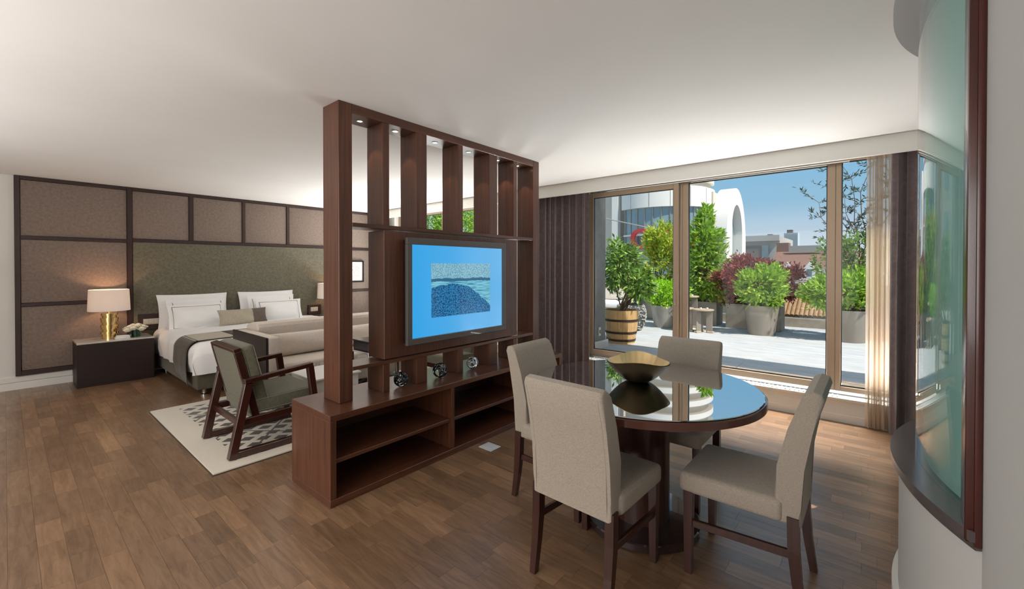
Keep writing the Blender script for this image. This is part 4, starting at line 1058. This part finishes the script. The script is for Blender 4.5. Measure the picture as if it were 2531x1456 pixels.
bush('tall_photinia', (9.45, 3.7), TZ+0.43, [((9.4, 3.55, 1.5), (0.45, 0.52, 0.62), 4200), ((9.4, 3.62, 2.1), (0.3, 0.36, 0.42), 1800)], 0.11, 0.038, ML_yel, 'tall yellow-green shrub seen through the sliding door pane', 26, 9, 0.014)
# barrel
bc = (6.12, 2.97)
bl = thing('barrel_planter', (bc[0], bc[1], TZ), 'half wine barrel planter with dark hoops by the grey pier', 'planter')
M_stave = wood('barrel_oak', (0.42, 0.25, 0.10), (0.66, 0.43, 0.20), 'z', 0.6, 0.0)
ns = 22
def br(z): return 0.205+0.055*(z-TZ)/0.5+0.012*math.sin(PI*(z-TZ)/0.5)
for k in range(ns):
    a0, a1 = 2*PI*k/ns+0.006, 2*PI*(k+1)/ns-0.006
    bm = BM(); zz = [TZ, TZ+0.13, TZ+0.26, TZ+0.38, TZ+0.50]; rings = []
    for z in zz:
        r_ = br(z); rings.append([bm.verts.new((bc[0]+q*math.cos(a), bc[1]+q*math.sin(a), z)) for q, a in ((r_, a0), (r_, a1), (r_-0.02, a1), (r_-0.02, a0))])
    for p, q in zip(rings, rings[1:]):
        for j in range(4): bm.faces.new((p[j], p[(j+1) % 4], q[(j+1) % 4], q[j]))
    bm.faces.new(rings[0]); bm.faces.new(rings[-1]); obj('stave', bm, M_stave, bl)
for z in (0.035, 0.15, 0.335):
    bm = BM(); lathe(bm, bc, [(br(TZ+z)+0.001, TZ+z), (br(TZ+z)+0.005, TZ+z), (br(TZ+z+0.034)+0.005, TZ+z+0.034), (br(TZ+z+0.034)+0.001, TZ+z+0.034)], 48, cap=False); obj('hoop', bm, plain('rusty_iron_hoop', (0.05, 0.03, 0.022), 0.6, 0.5), bl, True)
soil(bc, 0.235, TZ+0.465, bl)
rb = random.Random(9); bt = thing('multi_stem_shrub', (bc[0], bc[1], TZ+0.46), 'bare-stemmed leafy shrub growing from the wine barrel', 'shrub')
bm = BM(); tops = [(6.14+rb.uniform(-.25, .3), 2.93+rb.uniform(-.32, .25), 1.15+rb.uniform(-.1, .35)) for _ in range(9)]
stems(bm, (bc[0], bc[1], TZ+0.46), tops, 0.013, rb, 0.03); obj('stem', bm, M_bark, bt)
bm = BM()
for c, r, n in (((6.15, 2.97, 1.43), (0.30, 0.33, 0.42), 2300), ((6.15, 2.68, 1.2), (0.20, 0.2, 0.26), 500)): leaves(bm, blob_points(n, c, r, rb, 26, 0.3), 0.10, 0.034, rb, droop=1.2, upw=-0.1)
obj('foliage', bm, ML_dark, bt, kind='stuff')
# pebble planter behind barrel
pc = (7.45, 3.42); pbt = thing('pebble_planter', (pc[0], pc[1], TZ), 'round pebble-clad planter just behind the barrel', 'planter')
bm = BM(); lathe(bm, pc, [(0.18, TZ), (0.255, TZ+0.15), (0.27, TZ+0.30), (0.24, TZ+0.45), (0.20, TZ+0.47), (0, TZ+0.44)], 32); obj('core', bm, plain('dark_mesh', (0.06, 0.06, 0.055), 0.8), pbt, True)
bm = BM(); q = random.Random(4)
for k in range(520):
    a = q.uniform(0, 2*PI); zz = q.uniform(0.02, 0.47); rr_ = 0.185+0.085*math.sin(PI*min(1, zz/0.5)*0.9)
    vs = bmesh.ops.create_icosphere(bm, subdivisions=1, radius=0.016)['verts']
    bmesh.ops.scale(bm, vec=(1, 1, 0.7), verts=vs); bmesh.ops.translate(bm, vec=(pc[0]+rr_*math.cos(a), pc[1]+rr_*math.sin(a), TZ+zz), verts=vs)
obj('pebble_cladding', bm, plain('pale_pebbles', (0.42, 0.41, 0.38), 0.7, var=0.4, vscale=25), pbt, kind='stuff')
bush('trailing_plant', pc, TZ+0.44, [((pc[0], pc[1], TZ+0.52), (0.22, 0.22, 0.09), 700)], 0.05, 0.02, ML_oliv, 'low grey-green trailing plant topping the pebble planter', 31, 3, 0.004, 16, 'plant')
# right tall tree
rt = random.Random(12); tt = thing('olive_tree', (8.95, 0.15, TZ), 'tall thin-branched olive tree with dark leaves against the sky at the right pane', 'tree')
boxpot('square_planter', 8.75, 9.2, -0.35, 0.35, 0.50, M_pot, 'dark taupe box planter behind the right-hand pot')
bm = BM(); base = (8.95, 0.12, TZ+0.45)
def V3(px, py, X):
    return None
crown = []
for tp in ((8.9, 0.62, 3.10), (8.95, 0.40, 3.25), (9.0, 0.10, 3.45), (8.9, -0.15, 3.2), (9.0, -0.3, 3.5), (8.8, 0.30, 2.6), (8.95, 0.70, 2.55)):
    pr_ = Vector(base)+Vector((rt.uniform(-.03, .03), rt.uniform(-.03, .03), 0)); b = Vector(tp)
    for k in range(1, 8):
        q_ = Vector(base).lerp(b, k/7)+Vector((rt.uniform(-.06, .06), rt.uniform(-.08, .08), 0)); rod(bm, pr_, q_, 0.012*(1-0.75*(k-1)/7), 5, 0.012*(1-0.75*k/7))
        if k >= 3:
            for _ in range(3):
                e2 = q_+Vector((rt.uniform(-.28, .28), rt.uniform(-.32, .32), rt.uniform(-.05, .3))); rod(bm, q_, e2, 0.0032, 4, 0.0012); crown.append((q_.copy(), e2, k))
        pr_ = q_
obj('branch', bm, M_bark, tt)
bm = BM()
for a, b, k in crown:
    n = 15 if k < 5 else 12
    for j in range(n):
        p = a.lerp(b, rt.uniform(0.15, 1.05)); leaves(bm, [(p, (b-a).normalized())], 0.085, 0.022, rt)
obj('foliage', bm, ML_oliv, tt, kind='stuff')
bush('climbing_shrub', (8.8, 0.15), TZ+0.46, [((8.85, 0.15, 1.62), (0.28, 0.42, 0.48), 1700), ((8.85, 0.62, 1.55), (0.16, 0.16, 0.42), 420)], 0.07, 0.034, ML_dark, 'mid-height darker green shrub between the olive tree and the low right shrub', 33, 8, 0.008)
# outdoor tables
def otable(c, r, h, label):
    t = thing('garden_side_table', (c[0], c[1], TZ), label, 'side table', 'wooden garden side tables')
    bm = BM(); lathe(bm, c, [(r-0.004, TZ+h-0.022), (r, TZ+h-0.018), (r, TZ+h-0.003), (r-0.003, TZ+h), (0, TZ+h)], 32); obj('table_top', bm, M_teakt, t, True)
    for k in range(3):
        a = k*2*PI/3+0.5; M = Matrix.Translation((c[0], c[1], TZ)) @ Matrix.Rotation(a, 4, 'Z')
        bm = BM(); box(bm, 0.05, r*0.88, -0.012, 0.012, 0, h-0.023, 0.003, 1, M); obj('leg', bm, M_pot, t)
        bm = BM(); box(bm, r*0.4, r*0.98, -0.04, 0.04, 0, 0.03, 0.004, 1, M); obj('foot', bm, M_teakt, t)
    return t
M_teakt = wood('weathered_teak', (0.36, 0.27, 0.19), (0.50, 0.39, 0.28), 'x', 0.7, 0)
otable((7.97, 2.30), 0.175, 0.41, 'low round teak garden table nearest the window')
otable((8.50, 2.72), 0.185, 0.60, 'taller round teak garden table at the back of the trio')
otable((7.95, 2.62), 0.165, 0.42, 'low teak garden table half hidden by the window mullion')
def votive(c, z, label):
    t = thing('tealight_holder', (c[0], c[1], z), label, 'candle holder', 'tealight holders on the garden tables')
    bm = BM(); lathe(bm, c, [(0.024, z), (0.03, z+0.06), (0.027, z+0.06), (0.021, z+0.006), (0, z+0.006)], 16); obj('glass_cup', bm, M_win, t, True)
    bm = BM(); cyl(bm, c, 0.019, 0.019, z+0.007, z+0.028, 12); obj('candle', bm, M_white, t)
votive((7.93, 2.33), TZ+0.41, 'small glass tealight holder at the left of the low garden table')
votive((7.99, 2.24), TZ+0.41, 'small glass tealight holder at the right of the low garden table')
votive((8.46, 2.74), TZ+0.60, 'small glass tealight holder at the left of the tall garden table')
votive((8.52, 2.66), TZ+0.60, 'small glass tealight holder at the right of the tall garden table')
# outdoor lounge seat
ls = thing('garden_sofa', (8.6, 4.3, TZ), 'wooden garden seat with pale cushions behind the barrel shrub', 'garden seat')
single('seat_base', M_teakt, 8.25, 9.0, 3.98, 4.9, TZ+0.22, TZ+0.28, ls, 0.005, 1)
for x, y in ((8.25, 3.98), (8.95, 3.98), (8.25, 4.85), (8.95, 4.85)): single('leg', M_teakt, x, x+0.05, y, y+0.05, TZ, TZ+0.22, ls)
bm = BM(); bar(bm, (8.25, 4.0, TZ+0.1), (8.45, 3.93, TZ+0.72), 0.06, 0.05, (1, 0, 0), 0.003); obj('back_strut', bm, M_teakt, ls)
single('seat_cushion', M_white, 8.26, 8.98, 4.02, 4.88, TZ+0.285, TZ+0.42, ls, 0.04, 3, True)
bm = BM(); box(bm, -0.08, 0.08, -0.42, 0.42, 0, 0.42, 0.05, 3, Matrix.Translation((8.86, 4.46, TZ+0.42)) @ Matrix.Rotation(0.2, 4, 'Y')); obj('back_cushion', bm, M_cream, ls, True)
# balustrade / parapet
par = sempty('wall_parapet', (0, 0, 0))
M_stone = plain('beige_stone', (0.40, 0.35, 0.29), 0.9, var=0.12, vscale=9, bump=0.3, bscale=60)
M_coping = plain('dark_coping', (0.13, 0.115, 0.10), 0.8)
bm = BM(); box(bm, 9.80, 9.95, -5, 11, TZ, TZ+0.17); obj('kerb', bm, M_stone, par)
bm = BM(); box(bm, 11.0, 11.2, -6, 12, -1.0, 0.95); obj('far_wall', bm, M_stone, par)
bm = BM(); box(bm, 10.95, 11.25, -6, 12, 0.95, 1.10); obj('coping', bm, M_coping, par)
gb = thing('glass_balustrade', (9.87, 1.0, TZ+0.17), 'frameless glass balustrade along the terrace edge', 'balustrade')
for k in range(9):
    y0 = -4.2+k*1.5; single('glass_panel', thin_glass('balustrade_glass', (0.80, 0.86, 0.82), 1.0) if k == 0 else bpy.data.materials['balustrade_glass'], 9.865, 9.880, y0+0.02, y0+1.48, TZ+0.175, 1.02, gb)
    single('clamp', M_chrome, 9.85, 9.895, y0-0.03, y0+0.03, TZ+0.17, TZ+0.27, gb, 0.003, 1)
tl = thing('tiled_roof_edge', (10.3, 0.9, 0.5), 'strip of terracotta roof tiles below the terrace edge', 'roof')
M_terra = plain('terracotta', (0.52, 0.27, 0.15), 0.8, var=0.15, vscale=12)
for k in range(16):
    y = 0.25+k*0.075; bm = BM(); rod(bm, (9.99, y, 0.50), (10.9, y, 0.95), 0.036, 8); obj('roof_tile_row', bm, M_terra, tl, True)
bm = BM(); prism(bm, [(9.98, 0.30), (9.98, 0.47), (10.95, 0.93), (10.95, 0.30)], 'y', 0.2, 1.45); obj('roof_deck', bm, M_stone, tl)

# ================================================================== CITY
M_cream_b = plain('cream_cladding', (0.62, 0.54, 0.45), 0.8, var=0.05, vscale=0.7)
M_white_b = plain('white_cladding', (0.78, 0.74, 0.68), 0.7, var=0.05, vscale=0.5)
M_glassb = plain('blue_facade_glass', (0.20, 0.29, 0.32), 0.05, 0.0, 1.0, var=0.35, vscale=0.5)
M_red = plain('red_sign_face', (0.62, 0.035, 0.035), 0.4)
cb_ = thing('curved_building', (30.5, 12.2, -8), 'cream curved-front building with blue glass band and red sign letters across the street', 'building')
CC = (29.9, 11.4)
def ang(x): return x
def cring(nm, r0, r1, z0, z1, mat, a0=150, a1=290, n=56):
    bm = BM(); arcring(bm, CC, r0, r1, z0, z1, a0, a1, n); return obj(nm, bm, mat, cb_, 30)
cring('fascia_band', 2.0, 3.35, 5.30, 6.55, M_white_b)
cring('recess_band', 2.0, 3.10, 6.55, 6.95, M_cream_b)
cring('cornice_band', 2.0, 3.30, 6.95, 7.25, M_white_b)
for k in range(7):
    z = 7.25+k*0.85; cring('recess_band', 2.0, 3.0, z, z+0.5, M_cream_b); cring('cornice_band', 2.0, 3.30, z+0.5, z+0.85, M_white_b)
cring('glass_drum', 2.0, 3.10, -2, 5.30, M_glassb)
cring('ledge', 2.0, 3.2, 3.50, 3.62, M_white_b)
for k in range(15):
    a = math.radians(152+k*9.6); single('mullion', M_potz, CC[0]+3.13*math.cos(a)-0.03, CC[0]+3.13*math.cos(a)+0.03, CC[1]+3.13*math.sin(a)-0.03, CC[1]+3.13*math.sin(a)+0.03, -2, 5.30, cb_)
for k in range(5):
    a = math.radians(165+k*22); bm = BM(); rod(bm, (CC[0]+3.352*math.cos(a), CC[1]+3.352*math.sin(a), 5.32), (CC[0]+3.352*math.cos(a), CC[1]+3.352*math.sin(a), 6.53), 0.012, 4); obj('joint', bm, M_coping, cb_)
single('side_wing', M_cream_b, 27.2, 33, 13.6, 26, -8, 14, cb_)
single('pilaster', M_white_b, 26.9, 27.3, 13.3, 13.75, -8, 14, cb_)
single('link_block', M_cream_b, 29.6, 33.0, 7.96, 11.0, -8, 6.35, cb_)
# window openings of the wing
for k in range(3):
    for j in range(3): single('window', M_glassb, 27.12, 27.22, 15+k*3.4, 16.8+k*3.4, -1.5+j*3.6, 0.9+j*3.6, cb_)
# arched gable
ag = thing('arched_gable', (31, 7.4, -8), 'white arched gable with tall arched window, right of the curved building', 'building')
def archpts(cx, w, zt, zb, n=24, sh=0.62):
    pts = [(cx+w/2, zb)]
    for k in range(n+1):
        a = PI*k/n; pts.append((cx+w/2*math.cos(a), zb+(zt-zb)*0.0+(zt-zs_)*math.sin(a)+zs_)) if False else pts.append((cx+w/2*math.cos(a), zt-(w/2*sh*2)*(1-math.sin(a)**0.9)))
    pts.append((cx-w/2, zb)); return pts
bm = BM(); o_ = archpts(31.8, 5.2, 6.75, -8, 28, 0.75); i_ = archpts(31.9, 2.9, 5.65, -8, 28, 0.75)
ya, yb2 = 7.05, 7.95
n = len(o_)
vo = [bm.verts.new((p[0], ya, p[1])) for p in o_]; vi = [bm.verts.new((p[0], ya, p[1])) for p in i_]
vb = [bm.verts.new((p[0], yb2, p[1])) for p in o_]; vib = [bm.verts.new((p[0], ya+0.55, p[1])) for p in i_]
for k in range(n-1):
    bm.faces.new((vo[k], vo[k+1], vi[k+1], vi[k])); bm.faces.new((vo[k], vb[k], vb[k+1], vo[k+1])); bm.faces.new((vi[k], vi[k+1], vib[k+1], vib[k]))
obj('arch_wall', bm, M_white_b, ag, 40)
bm = BM(); prism(bm, [(p[0], p[1]) for p in archpts(31.9, 2.86, 5.6, -8, 28, 0.75)], 'y', ya+0.54, ya+0.6); obj('arched_window', bm, plain('arch_glass', (0.24, 0.30, 0.33), 0.15), ag)
for x in (31.3, 31.9, 32.5): single('mullion', M_white_b, x-0.06, x+0.06, ya+0.45, ya+0.54, -8, 4.9, ag)
# red letters following the drum
sg = thing('rooftop_sign', (27.1, 10.6, 2.4), 'large red letters CAV mounted on the curved building front', 'sign')
def onarc(a, z, r=3.55): return Vector((CC[0]+r*math.cos(a), CC[1]+r*math.sin(a), z))
def letter(name, strokes, a_c, lh, z0, wid):
    """strokes: closed 2-D polygons in unit square; wrapped on the drum"""
    bm = BM()
    for poly in strokes:
        f = [onarc(a_c+(u-0.5)*wid/3.55, z0+v*lh, 3.62) for u, v in poly]; b = [onarc(a_c+(u-0.5)*wid/3.55, z0+v*lh, 3.45) for u, v in poly]
        vf = [bm.verts.new(p) for p in f]; vb_ = [bm.verts.new(p) for p in b]; n = len(poly)
        bm.faces.new(vf); bm.faces.new(vb_[::-1])
        for i in range(n): bm.faces.new((vf[i], vf[(i+1) % n], vb_[(i+1) % n], vb_[i]))
    o = obj(name, bm, M_red, sg)
    return o
def cshape():
    out = []; n = 16; a0, a1 = math.radians(42), math.radians(318)
    for k in range(n):
        a, b = a0+(a1-a0)*k/n, a0+(a1-a0)*(k+1)/n
        ri = 0.30
        out.append([(0.5+0.5*math.cos(a), 0.5+0.5*math.sin(a)), (0.5+0.5*math.cos(b), 0.5+0.5*math.sin(b)), (0.5+ri*math.cos(b), 0.5+ri*1.08*math.sin(b)), (0.5+ri*math.cos(a), 0.5+ri*1.08*math.sin(a))])
    return out
A_ = [[(0, 0), (0.18, 0), (0.55, 1), (0.42, 1)], [(0.42, 1), (0.6, 1), (1, 0), (0.8, 0)], [(0.22, 0.25), (0.80, 0.25), (0.75, 0.4), (0.27, 0.4)]]
V_ = [[(0.0, 1), (0.2, 1), (0.57, 0), (0.42, 0)], [(0.42, 0), (0.58, 0), (1, 1), (0.82, 1)]]
acn = math.radians(200)
for nm, st, a_c in (('letter', cshape(), math.radians(179)), ('letter', A_, math.radians(205)), ('letter', V_, math.radians(230))): letter(nm, st, a_c, 1.32, 2.62, 1.38)
bm = BM(); arcring(bm, CC, 3.40, 3.46, 2.5, 2.58, 165, 245, 20); obj('sign_rail', bm, M_potz, sg)
bm = BM(); rod(bm, (24.5, 13.6, 4.7), (26.6, 10.7, 3.9), 0.035, 6); tag(obj('stay_cable', bm, M_potz), 'thin grey stay rod crossing in front of the curved glass', 'rod')
# city blocks
def block(name, x0, x1, y0, y1, z0, z1, mat, label):
    t = thing(name, ((x0+x1)/2, (y0+y1)/2, z0), label, 'building'); single('facade', mat, x0, x1, y0, y1, z0, z1, t); return t
M_grey_b = plain('grey_cladding', (0.42, 0.395, 0.365), 0.8, var=0.1, vscale=0.2)
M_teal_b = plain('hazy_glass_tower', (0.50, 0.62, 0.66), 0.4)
t = block('office_building', 78, 92, 11.2, 22, -10, 6.3, M_grey_b, 'long grey office building with recessed upper window band')
single('window_band', plain('brown_band', (0.20, 0.17, 0.15), 0.5), 77.7, 78.0, 13.0, 22, 2.9, 4.9, t)
single('window', M_glassb, 77.6, 77.75, 12.7, 13.6, 2.0, 4.9, t)
single('parapet_band', M_grey_b, 77.5, 78.1, 11.2, 22, 5.6, 6.5, t)
single('glass_storey', plain('green_glass_storey', (0.28, 0.34, 0.33), 0.3), 77.6, 78.0, 11.2, 22, -1.0, 1.6, t)
for k in range(6): single('louvre', M_grey_b, 77.55, 77.7, 13.8, 22, 1.9+k*0.17, 1.97+k*0.17, t)
t = block('glass_tower', 472, 482, 53.5, 64.5, 0, 33.5, M_teal_b, 'hazy glass high-rise tower on the horizon')
for k in range(9): single('fin', M_potz, 471.4, 472, 53.8+k*1.25, 54.1+k*1.25, 0, 33.5, t)
single('roof_plant', M_coping, 474, 480, 58, 62.5, 33.5, 36.5, t)
t = block('glass_tower', 470, 480, 70, 80.5, 0, 30.5, M_teal_b, 'distant tower top peeking over the grey office building')
single('roof_plant', M_coping, 472, 478, 74, 78, 30.5, 33, t)
M_rooft = plain('brown_tile_roof', (0.20, 0.105, 0.075), 0.85, var=0.12, vscale=1.5)
rh = thing('mansard_house', (74, 6, -10), 'white house with brown tiled mansard roof and pointed dormers', 'building')
bm = BM(); prism(bm, [(70, 1.3), (73, 3.7), (84, 3.9), (84, 1.3)], 'y', 1.0, 11.0); obj('roof', bm, M_rooft, rh)
single('facade', M_white_b, 70.2, 84, 1.0, 11.0, -10, 1.3, rh)
single('cornice', M_white_b, 69.5, 70.4, 0.8, 11.1, -0.35, 0.0, rh)
single('balcony', M_white_b, 69.0, 70.4, 0.8, 11.1, -4.3, -3.9, rh)
single('roof_rail', M_potz, 72.4, 72.6, 5.5, 9.3, 3.6, 4.5, rh)
single('chimney', M_rooft, 73, 75, 9.4, 10.9, 3.6, 5.0, rh); single('chimney', M_rooft, 73, 75, 2.0, 5.0, 3.6, 5.2, rh)
for y in (4.1, 6.6, 9.1):
    bm = BM(); prism(bm, [(y-0.75, 0.0), (y+0.75, 0.0), (y+0.75, 1.1), (y, 2.2), (y-0.75, 1.1)], 'x', 69.7, 72); d_ = obj('dormer', bm, M_white_b, rh)
    single('pane', M_glassb, 69.62, 69.7, y-0.3, y+0.3, 0.2, 1.2, d_)
for y in (2.2, 4.6, 7.0, 9.4): 
    w_ = single('window', M_glassb, 70.0, 70.2, y, y+1.3, -2.9, -1.0, rh)
bm = BM(); box(bm, 10, 900, -500, 600, -14, -12); struct('ground', bm, plain('street_ground', (0.30, 0.29, 0.27), 0.9))
# greenery outside the bedroom window
boxpot('long_planter', 8.1, 8.5, 8.6, 11.0, 0.46, M_pot, 'planter box outside the bedroom window')
bush('tall_hedge', (8.3, 9.8), TZ+0.43, [((8.3, 9.1, 2.2), (0.5, 0.8, 1.4), 5200), ((8.3, 10.4, 2.2), (0.5, 0.8, 1.4), 5200)], 0.11, 0.04, ML_bright, 'green hedge outside the bedroom window, seen between partition slats', 41, 9, 0.014)
